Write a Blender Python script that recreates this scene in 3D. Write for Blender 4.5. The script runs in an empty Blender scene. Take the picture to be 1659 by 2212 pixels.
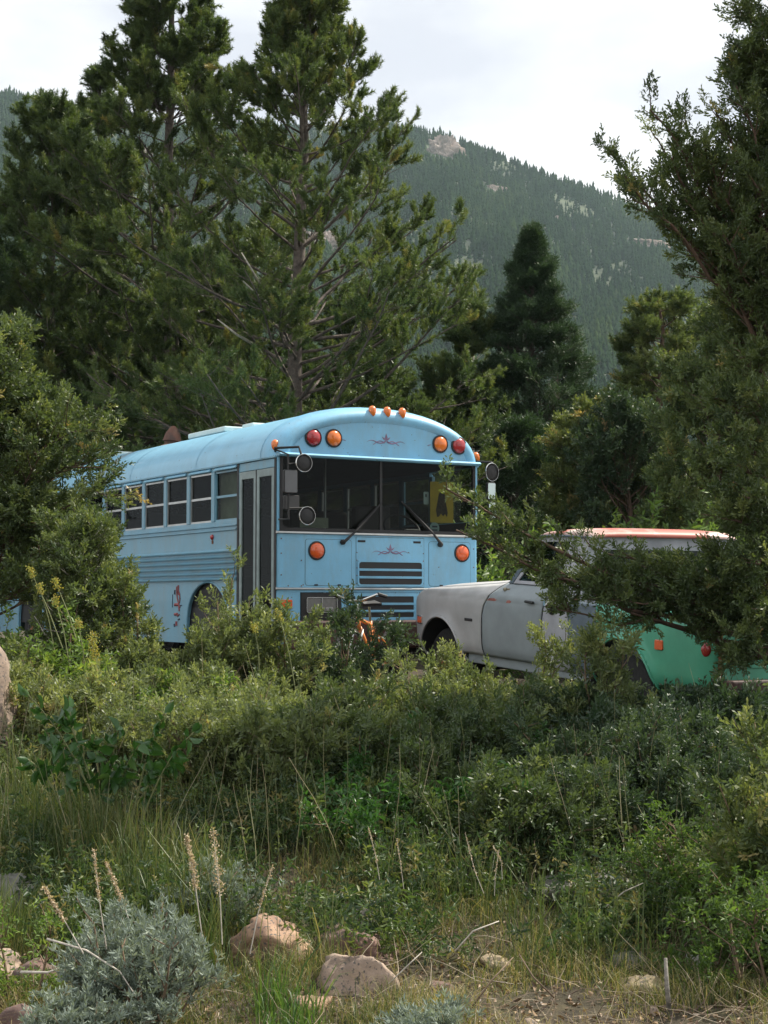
import bpy, bmesh, math, random
import numpy as np
from mathutils import Vector, Matrix
R_ = math.radians
C = bpy.context.scene.collection
sc = bpy.context.scene

# ------------------------------------------------------------------ camera numbers
FPX, EYE, PIT = 3428.0, 0.95, R_(3.16)
def ray(u, v):
    x = (u-829.5)/FPX; z = -(v-1106)/FPX
    return np.array([x, math.cos(PIT)-z*math.sin(PIT), math.sin(PIT)+z*math.cos(PIT)])
def at(u, v, y):
    r = ray(u, v); t = y/r[1]
    return np.array([r[0]*t, y, EYE+r[2]*t])
def X(u, y): return (u-829.5)/FPX*y*1.0

# ------------------------------------------------------------------ materials
def mat(name, col, rough=.6, metal=0., var=.12, scale=6., bump=0., spec=.5, coat=0., col2=None, thr=None, detail=6):
    m = bpy.data.materials.new(name); m.use_nodes = True
    nt = m.node_tree; b = nt.nodes['Principled BSDF']
    b.inputs['Roughness'].default_value = rough; b.inputs['Metallic'].default_value = metal
    b.inputs['Specular IOR Level'].default_value = spec; b.inputs['Coat Weight'].default_value = coat
    tc = nt.nodes.new('ShaderNodeTexCoord'); n = nt.nodes.new('ShaderNodeTexNoise')
    n.inputs['Scale'].default_value = scale; n.inputs['Detail'].default_value = detail; n.inputs['Roughness'].default_value = .6
    nt.links.new(tc.outputs['Object'], n.inputs['Vector'])
    cr = nt.nodes.new('ShaderNodeValToRGB')
    c = col; d = col2 if col2 else tuple(k*(1-var*2) for k in c)
    lo, hi = thr if thr else (.3, .7)
    cr.color_ramp.elements[0].position = lo; cr.color_ramp.elements[1].position = hi
    cr.color_ramp.elements[0].color = (*d, 1); cr.color_ramp.elements[1].color = (*(c if col2 else tuple(min(1, k*(1+var)) for k in c)), 1)
    nt.links.new(n.outputs['Fac'], cr.inputs['Fac']); nt.links.new(cr.outputs['Color'], b.inputs['Base Color'])
    if bump:
        bp = nt.nodes.new('ShaderNodeBump'); bp.inputs['Strength'].default_value = bump; bp.inputs['Distance'].default_value = .02
        nt.links.new(n.outputs['Fac'], bp.inputs['Height']); nt.links.new(bp.outputs['Normal'], b.inputs['Normal'])
    return m
def leafmat(name, stops, trans=.3, rough=.48, spec=.5):
    m = bpy.data.materials.new(name); m.use_nodes = True
    nt = m.node_tree; b = nt.nodes['Principled BSDF']; out = nt.nodes['Material Output']
    b.inputs['Roughness'].default_value = rough; b.inputs['Specular IOR Level'].default_value = spec
    a = nt.nodes.new('ShaderNodeAttribute'); a.attribute_name = 'tint'
    cr = nt.nodes.new('ShaderNodeValToRGB'); e = cr.color_ramp.elements
    while len(e) < len(stops): e.new(.5)
    for k, (p, c) in enumerate(stops): e[k].position = p; e[k].color = (*c, 1)
    nt.links.new(a.outputs['Fac'], cr.inputs['Fac']); nt.links.new(cr.outputs['Color'], b.inputs['Base Color'])
    t = nt.nodes.new('ShaderNodeBsdfTranslucent')
    br = nt.nodes.new('ShaderNodeMixRGB'); br.blend_type = 'MULTIPLY'; br.inputs[0].default_value = 1
    br.inputs[2].default_value = (1.5, 1.45, .75, 1); nt.links.new(cr.outputs['Color'], br.inputs[1]); nt.links.new(br.outputs[0], t.inputs['Color'])
    mx = nt.nodes.new('ShaderNodeMixShader'); mx.inputs[0].default_value = trans
    nt.links.new(b.outputs[0], mx.inputs[1]); nt.links.new(t.outputs[0], mx.inputs[2]); nt.links.new(mx.outputs[0], out.inputs['Surface'])
    return m
def glassmat(name, tint=(.35, .42, .4), refl=.35, gl=.5):
    m = bpy.data.materials.new(name); m.use_nodes = True
    nt = m.node_tree; nt.nodes.remove(nt.nodes['Principled BSDF']); out = nt.nodes['Material Output']
    t = nt.nodes.new('ShaderNodeBsdfTransparent'); t.inputs[0].default_value = (*tint, 1)
    g = nt.nodes.new('ShaderNodeBsdfGlossy'); g.inputs['Roughness'].default_value = .04; g.inputs['Color'].default_value = (.8, .85, .85, 1)
    lw = nt.nodes.new('ShaderNodeLayerWeight'); lw.inputs['Blend'].default_value = .5
    pw = nt.nodes.new('ShaderNodeMath'); pw.operation = 'POWER'; pw.inputs[1].default_value = 3.5; nt.links.new(lw.outputs['Facing'], pw.inputs[0])
    ad = nt.nodes.new('ShaderNodeMath'); ad.operation = 'ADD'; ad.inputs[1].default_value = .06; nt.links.new(pw.outputs[0], ad.inputs[0])
    tc = nt.nodes.new('ShaderNodeTexCoord'); n = nt.nodes.new('ShaderNodeTexNoise'); n.inputs['Scale'].default_value = 2.2
    nt.links.new(tc.outputs['Object'], n.inputs['Vector'])
    bp = nt.nodes.new('ShaderNodeBump'); bp.inputs['Strength'].default_value = .08; bp.inputs['Distance'].default_value = .05
    nt.links.new(n.outputs['Fac'], bp.inputs['Height']); nt.links.new(bp.outputs['Normal'], g.inputs['Normal'])
    mx = nt.nodes.new('ShaderNodeMixShader')
    mt = nt.nodes.new('ShaderNodeMath'); mt.operation = 'MULTIPLY'; mt.inputs[1].default_value = gl
    nt.links.new(ad.outputs[0], mt.inputs[0]); nt.links.new(mt.outputs[0], mx.inputs[0])
    nt.links.new(t.outputs[0], mx.inputs[1]); nt.links.new(g.outputs[0], mx.inputs[2]); nt.links.new(mx.outputs[0], out.inputs['Surface'])
    return m

# ------------------------------------------------------------------ objects
def tag(o, label=None, cat=None, group=None, kind=None):
    if label: o['label'] = label
    if cat: o['category'] = cat
    if group: o['group'] = group
    if kind: o['kind'] = kind
    return o
def empty(name, loc=(0, 0, 0), rot=(0, 0, 0), label=None, cat=None, group=None, kind=None):
    o = bpy.data.objects.new(name, None); C.objects.link(o); o.location = loc; o.rotation_euler = rot
    return tag(o, label, cat, group, kind)
def copy_tree(o, parent=None):
    c = o.copy(); C.objects.link(c)
    if parent: c.parent = parent
    for ch in list(o.children): copy_tree(ch, c)
    return c

class MB:
    def __init__(s): s.v = []; s.f = []
    def add(s, vs, fs):
        k = len(s.v); s.v += [tuple(map(float, p)) for p in vs]; s.f += [tuple(i+k for i in f) for f in fs]; return s
    def box(s, x0, x1, y0, y1, z0, z1, M=None):
        vs = [(x, y, z) for z in (z0, z1) for y in (y0, y1) for x in (x0, x1)]
        if M is not None: vs = [tuple(M @ Vector(p)) for p in vs]
        return s.add(vs, [(0, 2, 3, 1), (4, 5, 7, 6), (0, 1, 5, 4), (2, 6, 7, 3), (0, 4, 6, 2), (1, 3, 7, 5)])
    def prism(s, poly, ax, t0, t1, M=None):
        """closed outline in the plane across axis ax (0:x -> (y,z), 1:y -> (x,z), 2:z -> (x,y))"""
        def P(a, b, t):
            q = {0: (t, a, b), 1: (a, t, b), 2: (a, b, t)}[ax]
            return tuple(M @ Vector(q)) if M is not None else q
        n = len(poly); vs = [P(a, b, t0) for a, b in poly]+[P(a, b, t1) for a, b in poly]
        return s.add(vs, [tuple(range(n)), tuple(range(2*n-1, n-1, -1))]+[(i, i+n, (i+1) % n+n, (i+1) % n) for i in range(n)])
    def tube(s, pts, r, n=8, caps=True):
        pts = [Vector(p) for p in pts]; rs = r if isinstance(r, (list, tuple)) else [r]*len(pts); k0 = len(s.v); vs = []; fs = []
        up = Vector((0, 0, 1))
        for i, p in enumerate(pts):
            d = (pts[min(i+1, len(pts)-1)]-pts[max(i-1, 0)]).normalized()
            a = d.cross(up if abs(d.z) < .95 else Vector((1, 0, 0))).normalized(); b = d.cross(a)
            for k in range(n):
                t = 2*math.pi*k/n; vs.append(p+(a*math.cos(t)+b*math.sin(t))*rs[i])
        for i in range(len(pts)-1):
            for k in range(n):
                fs.append((i*n+k, i*n+(k+1) % n, (i+1)*n+(k+1) % n, (i+1)*n+k))
        if caps: fs += [tuple(range(n-1, -1, -1)), tuple((len(pts)-1)*n+k for k in range(n))]
        return s.add(vs, fs)
    def lathe(s, prof, c, axis, n=24, sx=1., sy=1.):
        """prof: (radius, distance along axis)"""
        d = Vector(axis).normalized(); a = d.cross(Vector((0, 0, 1)) if abs(d.z) < .9 else Vector((1, 0, 0))).normalized(); b = d.cross(a)
        c = Vector(c); vs = []; fs = []
        for r, h in prof:
            for k in range(n):
                t = 2*math.pi*k/n; vs.append(c+d*h+(a*math.cos(t)*sx+b*math.sin(t)*sy)*r)
        m = len(prof)
        for i in range(m-1):
            for k in range(n): fs.append((i*n+k, i*n+(k+1) % n, (i+1)*n+(k+1) % n, (i+1)*n+k))
        if prof[0][0] > 1e-4: fs.append(tuple(range(n-1, -1, -1)))
        if prof[-1][0] > 1e-4: fs.append(tuple((m-1)*n+k for k in range(n)))
        return s.add(vs, fs)
    def loft(s, secs, closed=False, c0=False, c1=False):
        n = len(secs[0]); vs = [p for q in secs for p in q]; fs = []
        for i in range(len(secs)-1):
            for k in range(n if closed else n-1):
                fs.append((i*n+k, i*n+(k+1) % n, (i+1)*n+(k+1) % n, (i+1)*n+k))
        if c0: fs.append(tuple(range(n-1, -1, -1)))
        if c1: fs.append(tuple((len(secs)-1)*n+k for k in range(n)))
        return s.add(vs, fs)
    def build(s, name, m, parent=None, smooth=False, bevel=0, solid=0, auto=None):
        me = bpy.data.meshes.new(name); me.from_pydata(s.v, [], s.f); me.validate(); me.update()
        bm = bmesh.new(); bm.from_mesh(me); bmesh.ops.remove_doubles(bm, verts=bm.verts, dist=1e-5)
        bmesh.ops.recalc_face_normals(bm, faces=bm.faces)
        if auto:
            for e in bm.edges:
                if len(e.link_faces) == 2 and e.calc_face_angle(0) > R_(auto): e.smooth = False
        bm.to_mesh(me); bm.free()
        me.materials.append(m)
        if smooth or auto: me.polygons.foreach_set('use_smooth', [True]*len(me.polygons))
        o = bpy.data.objects.new(name, me); C.objects.link(o)
        if parent: o.parent = parent
        if solid:
            md = o.modifiers.new('solid', 'SOLIDIFY'); md.thickness = solid; md.offset = 0
        if bevel:
            md = o.modifiers.new('bevel', 'BEVEL'); md.width = bevel; md.segments = 2; md.limit_method = 'ANGLE'
        return o
def rrect(x0, x1, z0, z1, r, n=4):
    o = []
    for cx, cz, a in ((x1-r, z1-r, 0), (x0+r, z1-r, 90), (x0+r, z0+r, 180), (x1-r, z0+r, 270)):
        for k in range(n+1):
            t = R_(a+90*k/n); o.append((cx+r*math.cos(t), cz+r*math.sin(t)))
    return o
def ring(poly_out, poly_in, ax, t0, t1, mb):
    """frame between two outlines of equal length"""
    def P(p, t): return {0: (t, p[0], p[1]), 1: (p[0], t, p[1]), 2: (p[0], p[1], t)}[ax]
    n = len(poly_out)
    vs = [P(p, t0) for p in poly_out]+[P(p, t0) for p in poly_in]+[P(p, t1) for p in poly_out]+[P(p, t1) for p in poly_in]
    fs = []
    for i in range(n):
        j = (i+1) % n
        fs += [(i, j, n+j, n+i), (2*n+i, 3*n+i, 3*n+j, 2*n+j), (i, 2*n+i, 2*n+j, j), (n+i, n+j, 3*n+j, 3*n+i)]
    return mb.add(vs, fs)

# ------------------------------------------------------------------ many small faces (numpy)
def fastmesh(name, V, T, m, parent=None, tint=None, smooth=False):
    me = bpy.data.meshes.new(name); nv, nf = len(V), len(T)
    me.vertices.add(nv); me.vertices.foreach_set('co', np.ascontiguousarray(V, dtype=np.float32).ravel())
    me.loops.add(nf*3); me.loops.foreach_set('vertex_index', np.ascontiguousarray(T, dtype=np.int32).ravel())
    me.polygons.add(nf); me.polygons.foreach_set('loop_start', np.arange(0, nf*3, 3, dtype=np.int32))
    me.polygons.foreach_set('loop_total', np.full(nf, 3, dtype=np.int32))
    if smooth: me.polygons.foreach_set('use_smooth', np.ones(nf, dtype=bool))
    if tint is not None:
        a = me.attributes.new('tint', 'FLOAT', 'POINT'); a.data.foreach_set('value', np.ascontiguousarray(tint, dtype=np.float32))
    me.materials.append(m); me.update(calc_edges=True)
    o = bpy.data.objects.new(name, me); C.objects.link(o)
    if parent: o.parent = parent
    return o
def nrm(a): return a/np.maximum(np.linalg.norm(a, axis=-1, keepdims=True), 1e-9)
def basis(D):
    up = np.where(np.abs(D[:, 2:3]) < .95, np.array([[0, 0, 1.]]), np.array([[1., 0, 0]]))
    A = nrm(np.cross(D, up)); return A, np.cross(D, A)
def scatter(tv, tt, P, D, S, rng, sx=None):
    N = len(P)
    if N == 0: return np.zeros((0, 3)), np.zeros((0, 3), int)
    A, B = basis(D); th = rng.uniform(0, 2*np.pi, N)[:, None]
    A2 = A*np.cos(th)+B*np.sin(th); B2 = -A*np.sin(th)+B*np.cos(th)
    S = np.asarray(S).reshape(-1, 1, 1) if np.ndim(S) else S
    V = P[:, None]+S*(tv[None, :, 0:1]*A2[:, None]+tv[None, :, 1:2]*B2[:, None]+tv[None, :, 2:3]*D[:, None])
    T = (tt[None]+np.arange(N)[:, None, None]*len(tv)).reshape(-1, 3)
    return V.reshape(-1, 3), T
def grow(P, D, L, K, up, jit, rng):
    N = len(P); pts = np.zeros((N, K+1, 3)); pts[:, 0] = P; d = nrm(D.copy()); L = np.asarray(L).reshape(-1, 1); up = np.asarray(up).reshape(-1, 1)
    for k in range(K):
        d = nrm(d+np.concatenate([0*up, 0*up, up], 1)*np.ones((N, 1))+rng.normal(0, jit, (N, 3))); pts[:, k+1] = pts[:, k]+d*L/K
    return pts
def sample(pts, i, t):
    K = pts.shape[1]-1; s = np.clip(t*K, 0, K-1e-4); k = s.astype(int); f = (s-k)[:, None]
    a = pts[i, k]; b = pts[i, k+1]; return a+(b-a)*f, nrm(b-a)
def tubes(pts, r0, r1, n=4):
    N, K1, _ = pts.shape; K = K1-1
    d = np.zeros_like(pts); d[:, 1:-1] = pts[:, 2:]-pts[:, :-2]; d[:, 0] = pts[:, 1]-pts[:, 0]; d[:, -1] = pts[:, -1]-pts[:, -2]
    D = nrm(d).reshape(-1, 3); A, B = basis(D)
    t = np.linspace(0, 1, K1)[None, :]; r = (np.asarray(r0).reshape(-1, 1)*(1-t)+np.asarray(r1).reshape(-1, 1)*t).reshape(-1, 1, 1)
    th = np.arange(n)*2*np.pi/n
    V = pts.reshape(-1, 1, 3)+r*(A[:, None]*np.cos(th)[None, :, None]+B[:, None]*np.sin(th)[None, :, None])
    V = V.reshape(-1, 3); b = (np.arange(N)[:, None, None]*K1+np.arange(K)[None, :, None])*n; k = np.arange(n)[None, None]; k2 = (k+1) % n
    q = np.stack([b+k, b+k2, b+n+k2, b+n+k], -1).reshape(-1, 4)
    return V, np.concatenate([q[:, [0, 1, 2]], q[:, [0, 2, 3]]])
def join(parts):
    V = []; T = []; X_ = []; k = 0
    for p in parts:
        V.append(p[0]); T.append(p[1]+k); k += len(p[0])
        if len(p) > 2: X_.append(p[2])
    return (np.concatenate(V), np.concatenate(T)) + ((np.concatenate(X_),) if X_ else ())

def needles(n, L, nl, w, ang, seed=0, taper=.5):
    r = np.random.default_rng(seed); V = []; T = []
    for k in range(n):
        h = L*(k+.5)/n; a = k*2.4+r.uniform(-.4, .4); al = R_(ang*r.uniform(.6, 1.25))*(1-taper*k/n)
        d = np.array([math.cos(a)*math.sin(al), math.sin(a)*math.sin(al), math.cos(al)]); s = nrm(np.cross(d, r.normal(size=3)))
        b = np.array([0, 0, h]); l = nl*r.uniform(.75, 1.15)
        V += [b-s*w*.5, b+s*w*.5, b+d*l]; T.append((3*k, 3*k+1, 3*k+2))
    return np.array(V), np.array(T)
def frond(n, L, tl, w, ang, seed=0):
    """juniper spray: a twig with short scale-leafed twiglets set in small bunches"""
    r = np.random.default_rng(seed); V = []; T = []
    for k in range(n):
        h = L*(k+.3)/n; a = k*2.4+r.uniform(-.5, .5); al = R_(ang)*(1-.55*k/n)
        d = np.array([math.cos(a)*math.sin(al), math.sin(a)*math.sin(al), math.cos(al)]); b = np.array([0, 0, h]); l = tl*(1.15-.6*k/n)*r.uniform(.7, 1.2)
        for q in range(3):
            d2 = nrm(d+r.normal(0, .35, 3)); s = nrm(np.cross(d2, r.normal(size=3))); b2 = b+d*l*q*.28; m = b2+d2*l*.45; i = len(V)
            V += [b2, m-s*w*.6, m+s*w*.6, b2+d2*l*.8]; T += [(i, i+1, i+2), (i+1, i+3, i+2)]
    return np.array(V), np.array(T)
def leaf(L=1., w=.45, fold=.12):
    V = [(0, 0, 0), (-w*.42, fold, L*.3), (0, 0, L*.3), (w*.42, fold, L*.3), (-w*.36, fold*.8, L*.65), (0, -.03*L, L*.65), (w*.36, fold*.8, L*.65), (0, -.1*L, L)]
    T = [(0, 1, 2), (0, 2, 3), (1, 4, 5), (1, 5, 2), (2, 5, 6), (2, 6, 3), (4, 7, 5), (5, 7, 6)]
    return np.array(V, float), np.array(T)
TPINE = needles(30, .14, .075, .0105, 58, 1)
TBRUSH = needles(48, .155, .062, .014, 68, 9, .35)
TSPR = needles(20, .15, .035, .010, 65, 2, .3)
TFROND = frond(7, .10, .048, .011, 42, 3)
TFAR = needles(12, .20, .12, .022, 60, 4)
# ------------------------------------------------------------------ plant materials
G = lambda *a: a
m_pine = leafmat('pine_needles', [(0, (0.041, 0.072, 0.026)), (.45, (0.087, 0.131, 0.041)), (.8, (0.160, 0.196, 0.058)), (1, (0.290, 0.246, 0.080))], .34)
m_spruce = leafmat('spruce_needles', [(0, (0.021, 0.046, 0.021)), (.6, (0.039, 0.078, 0.032)), (1, (0.075, 0.121, 0.046))], .26)
m_far = leafmat('far_needles', [(0, (0.032, 0.062, 0.027)), (.5, (0.062, 0.105, 0.038)), (1, (0.142, 0.182, 0.061))], .32)
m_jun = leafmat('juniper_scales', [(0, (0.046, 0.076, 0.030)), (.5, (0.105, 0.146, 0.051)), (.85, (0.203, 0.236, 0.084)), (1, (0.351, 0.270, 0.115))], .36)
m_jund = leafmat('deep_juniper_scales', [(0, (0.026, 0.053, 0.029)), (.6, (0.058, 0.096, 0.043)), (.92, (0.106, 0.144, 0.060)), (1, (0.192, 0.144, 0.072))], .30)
m_lite = leafmat('lit_juniper_scales', [(0, (.072, .106, .046)), (.5, (.150, .190, .078)), (.85, (.26, .29, .125)), (1, (.34, .28, .14))], .42)  # sunlight on the low shrubs painted in as brighter leaf colours
m_sage = leafmat('sage_leaves', [(0, (.13, .17, .14)), (.6, (.22, .27, .23)), (1, (.34, .39, .33))], .2, .8)
m_broad = leafmat('broad_leaves', [(0, (.030, .085, .022)), (.6, (.050, .130, .030)), (1, (.10, .19, .045))], .35, .35, .5)
m_weed = leafmat('weed_leaves', [(0, (0.067, 0.123, 0.028)), (.6, (0.142, 0.228, 0.052)), (1, (0.266, 0.314, 0.085))], .42)
m_grass = leafmat('grass_blades', [(0, (0.041, 0.077, 0.020)), (.4, (0.090, 0.126, 0.036)), (.7, (0.171, 0.171, 0.063)), (1, (0.360, 0.297, 0.153))], .35)
m_yel = leafmat('yellow_bloom', [(0, (.20, .25, .06)), (.5, (.36, .36, .08)), (1, (.50, .38, .09))], .3)
m_seed = leafmat('dry_seed', [(0, (.30, .22, .13)), (.5, (.48, .38, .26)), (1, (.66, .56, .42))], .2, .8)
m_bark = mat('grey_bark', (.12, .098, .082), .9, var=.3, scale=14, bump=.6)
m_barkr = mat('reddish_bark', (.13, .082, .058), .9, var=.3, scale=14, bump=.6)
m_dead = mat('bleached_wood', (.55, .50, .43), .8, var=.25, scale=20)
m_stem = mat('green_stem', (.20, .22, .09), .7, var=.2)
m_twig = mat('brown_twig', (.20, .14, .09), .85, var=.3)

def woody(root, P, D, L, up, r0, rng, K=7, jit=.10, m2=9, l2=.40, a2=55, up2=.06, m3=6, tmin=.18, tpl=TPINE, ts=1., lm=None, bm_=None,
          t0=.25, sh=.25, extra=None, leafname='crown', woodname='trunk', tshift=0., min2=.08, tw=.5, pts1=None, sides=5, flat=.5, r2=.006, lcap=9.):
    if pts1 is None: pts1 = grow(P, D, L, K, up, jit, rng)
    N = len(pts1); L = np.asarray(L)*np.ones(N)
    i = np.repeat(np.arange(N), m2); t = t0+(1-t0)*rng.random(len(i))**.85
    p, d = sample(pts1, i, t); A, B = basis(d)
    s = np.where(rng.random(len(i)) < .5, -1, 1)[:, None]; side = nrm(A*s+B*rng.normal(0, flat, (len(i), 1)))
    al = np.radians(a2*rng.uniform(.55, 1.2, (len(i), 1)))
    D2 = nrm(d*np.cos(al)+side*np.sin(al)+np.array([[0, 0, up2*3]]))
    L2 = np.minimum(L[i], lcap)*l2*(1.1-.7*t)*rng.uniform(.55, 1.2, len(i))+min2
    pts2 = grow(p, D2, L2, 4, np.full(len(i), up2), .10, rng)
    tint2 = rng.normal(.42+tshift, .16, len(i))
    # leafy tips of the primaries too
    n1 = max(3, int(m3*1.3)); j1 = np.repeat(np.arange(N), n1); tt1 = rng.uniform(.6, 1, len(j1))
    P1, D1 = sample(pts1, j1, tt1)
    j2 = np.repeat(np.arange(len(i)), m3); tt2 = rng.uniform(tmin, 1, len(j2))**.8
    P2, D2b = sample(pts2, j2, tt2)
    LP = np.concatenate([P1, P2]); LD = np.concatenate([D1, D2b])
    LD = nrm(LD+rng.normal(0, tw, LD.shape)+np.array([[0, 0, sh]]))
    LP = LP+rng.normal(0, .02, LP.shape)
    ti = np.concatenate([rng.normal(.45+tshift, .12, len(j1)), tint2[j2]])+rng.normal(0, .10, len(LP)); ti[rng.random(len(ti)) < .012] += .45
    V, T = scatter(tpl[0], tpl[1], LP, LD, ts*rng.uniform(.7, 1.25, len(LP)), rng)
    crown = fastmesh(leafname, V, T, lm, root, np.repeat(np.clip(ti, 0, 1), len(tpl[0])))
    W = [tubes(pts1, r0, np.asarray(r0)*.25, sides), tubes(pts2, np.full(len(i), r2), np.full(len(i), r2*.35), 3)]
    if extra: W += extra
    V, T = join([w[:2] for w in W]); wood = fastmesh(woodname, V, T, bm_, root, smooth=True)
    return crown, wood

def tree(name, label, u, y, H, Rb, nb, seed, group=None, cat='tree', z0=0., bare=.12, e_lo=10, e_hi=60, up=.05, prof=None, lean=(0, 0), lm=None, bk=None,
         tr=.11, x=None, limbs=(), tpl=TPINE, wob=.04, ladd=.12, **kw):
    """trunk from the ground, limbs whose length follows the profile"""
    rng = np.random.default_rng(seed); x = X(u, y) if x is None else x
    root = empty(name, (x, y, z0), label=label, cat=cat, group=group)
    K = 12; h = np.linspace(0, H, K+1)
    wx = np.cumsum(rng.normal(0, wob, K+1)); wy = np.cumsum(rng.normal(0, wob, K+1)); wx -= wx[0]; wy -= wy[0]
    tp = np.stack([wx+lean[0]*h/H, wy+lean[1]*h/H, h-(.25*(h == 0))], -1)[None]
    prof = prof or (lambda f: (1-f)**.75)
    f = np.sort(rng.uniform(bare, .99, nb)); P, _ = sample(tp, np.zeros(nb, int), f)
    az = np.arange(nb)*2.399+rng.uniform(-.5, .5, nb); el = np.radians(e_lo+(e_hi-e_lo)*f**1.2+rng.normal(0, 7, nb))
    D = np.stack([np.cos(az)*np.cos(el), np.sin(az)*np.cos(el), np.sin(el)], -1)
    L = Rb*np.array([prof(q) for q in f])*rng.uniform(.72, 1.15, nb)/np.maximum(np.cos(el*.8), .45)+ladd
    r0 = np.clip(.007+.0085*L, .006, tr*.5)
    trunk = tubes(tp, [tr], [tr*.12], 9)
    kw.setdefault('K', 7); pts1 = grow(P, D, L, kw['K'], np.full(nb, up), kw.pop('jit', .09), rng)
    if limbs:
        ex = []
        for (za, tx, ty, tz, sag) in limbs:
            a, _ = sample(tp, np.zeros(1, int), np.array([za/H])); a = a[0]; b = np.array([tx-x, ty-y, tz-z0])
            q = np.linspace(0, 1, kw['K']+1)[:, None]; c = a+(b-a)*q; c[:, 2] += sag*np.sin(np.pi*q[:, 0]); c[1:-1] += rng.normal(0, .03, (kw['K']-1, 3)); ex.append(c)
        ex = np.array(ex); pts1 = np.concatenate([pts1, ex]); Lx = np.linalg.norm(ex[:, -1]-ex[:, 0], axis=1); L = np.concatenate([L, Lx]); r0 = np.concatenate([r0, .008+.0065*Lx])
    woody(root, None, None, L, None, r0, rng, lm=lm, bm_=bk or m_bark, tpl=tpl, extra=[trunk], pts1=pts1, **kw)
    return root

def gz(x, y):
    """ground height"""
    s = np.clip((np.asarray(y, float)-6.4)/6.8, 0, 1); s = s*s*(3-2*s)
    z = -.74+.74*s
    z = z-.16*np.clip((np.asarray(x, float)-1.2)/2., 0, 1)*np.clip((17-np.asarray(y, float))/4, 0, 1)*np.clip((np.asarray(y, float)-9)/3, 0, 1)
    return z+.035*np.sin(x*2.1+y*1.3)*np.cos(y*1.7-x*.6)+.02*np.sin(x*5.3)*np.sin(y*4.1+1)

def shrub(label, u, y, R, H, n, seed, name='juniper_shrub', group='low junipers between the camera and the vehicles', lm=None, Ry=None, el=(18, 80), m2=7, m3=7, ts=1.,
          tpl=TFROND, cat='shrub', bk=None, x=None, l2=.42, leafname='foliage', lean=0, tshift=0, sh=.3, spread=.55, tips=()):
    rng = np.random.default_rng(seed); x = X(u, y) if x is None else x; z0 = float(gz(x, y))
    root = empty(name, (x, y, z0), label=label, cat=cat, group=group)
    a = rng.uniform(0, 2*np.pi, n); rr = np.sqrt(rng.random(n))*spread; Ry = Ry or R
    P = np.stack([R*rr*np.cos(a), Ry*rr*np.sin(a), np.zeros(n)], -1)
    P[:, 2] = gz(P[:, 0]+x, P[:, 1]+y)-z0-.05
    az = a+rng.normal(0, .6, n); e = np.radians(rng.uniform(el[0], el[1], n))
    D = np.stack([np.cos(az)*np.cos(e)+lean, np.sin(az)*np.cos(e), np.sin(e)], -1)
    L = np.minimum(H/np.maximum(np.sin(e), .2), R*(1.05-rr*.5)/np.maximum(np.cos(e), .15))*rng.uniform(.6, 1.12, n)
    pts = grow(P, D, L, 6, np.full(n, .03), .12, rng)
    if len(tips):
        ex = []
        for (tu, tv, ty) in tips:
            b = at(tu, tv, ty)-np.array([x, y, z0]); a0 = np.array([b[0]*.35, b[1]*.5, 0]); q = np.linspace(0, 1, 7)[:, None]
            c = a0+(b-a0)*q+np.array([[0, 0, .10]])*np.sin(np.pi*q)*.5; c[1:-1] += rng.normal(0, .015, (5, 3)); ex.append(c)
        ex = np.array(ex); pts = np.concatenate([pts, ex]); L = np.concatenate([L, np.linalg.norm(ex[:, -1]-ex[:, 0], axis=1)*.75])
    woody(root, None, None, L, None, .006+.009*L, rng, K=6, m2=m2, l2=l2, a2=50, up2=.03, m3=m3, tpl=tpl, ts=ts, lm=lm or m_jun, bm_=bk or m_twig,
          pts1=pts, leafname=leafname, woodname='stems', t0=.2, sh=sh, tshift=tshift, sides=4, r2=.004, flat=.9, min2=.06)
    return root
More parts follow.
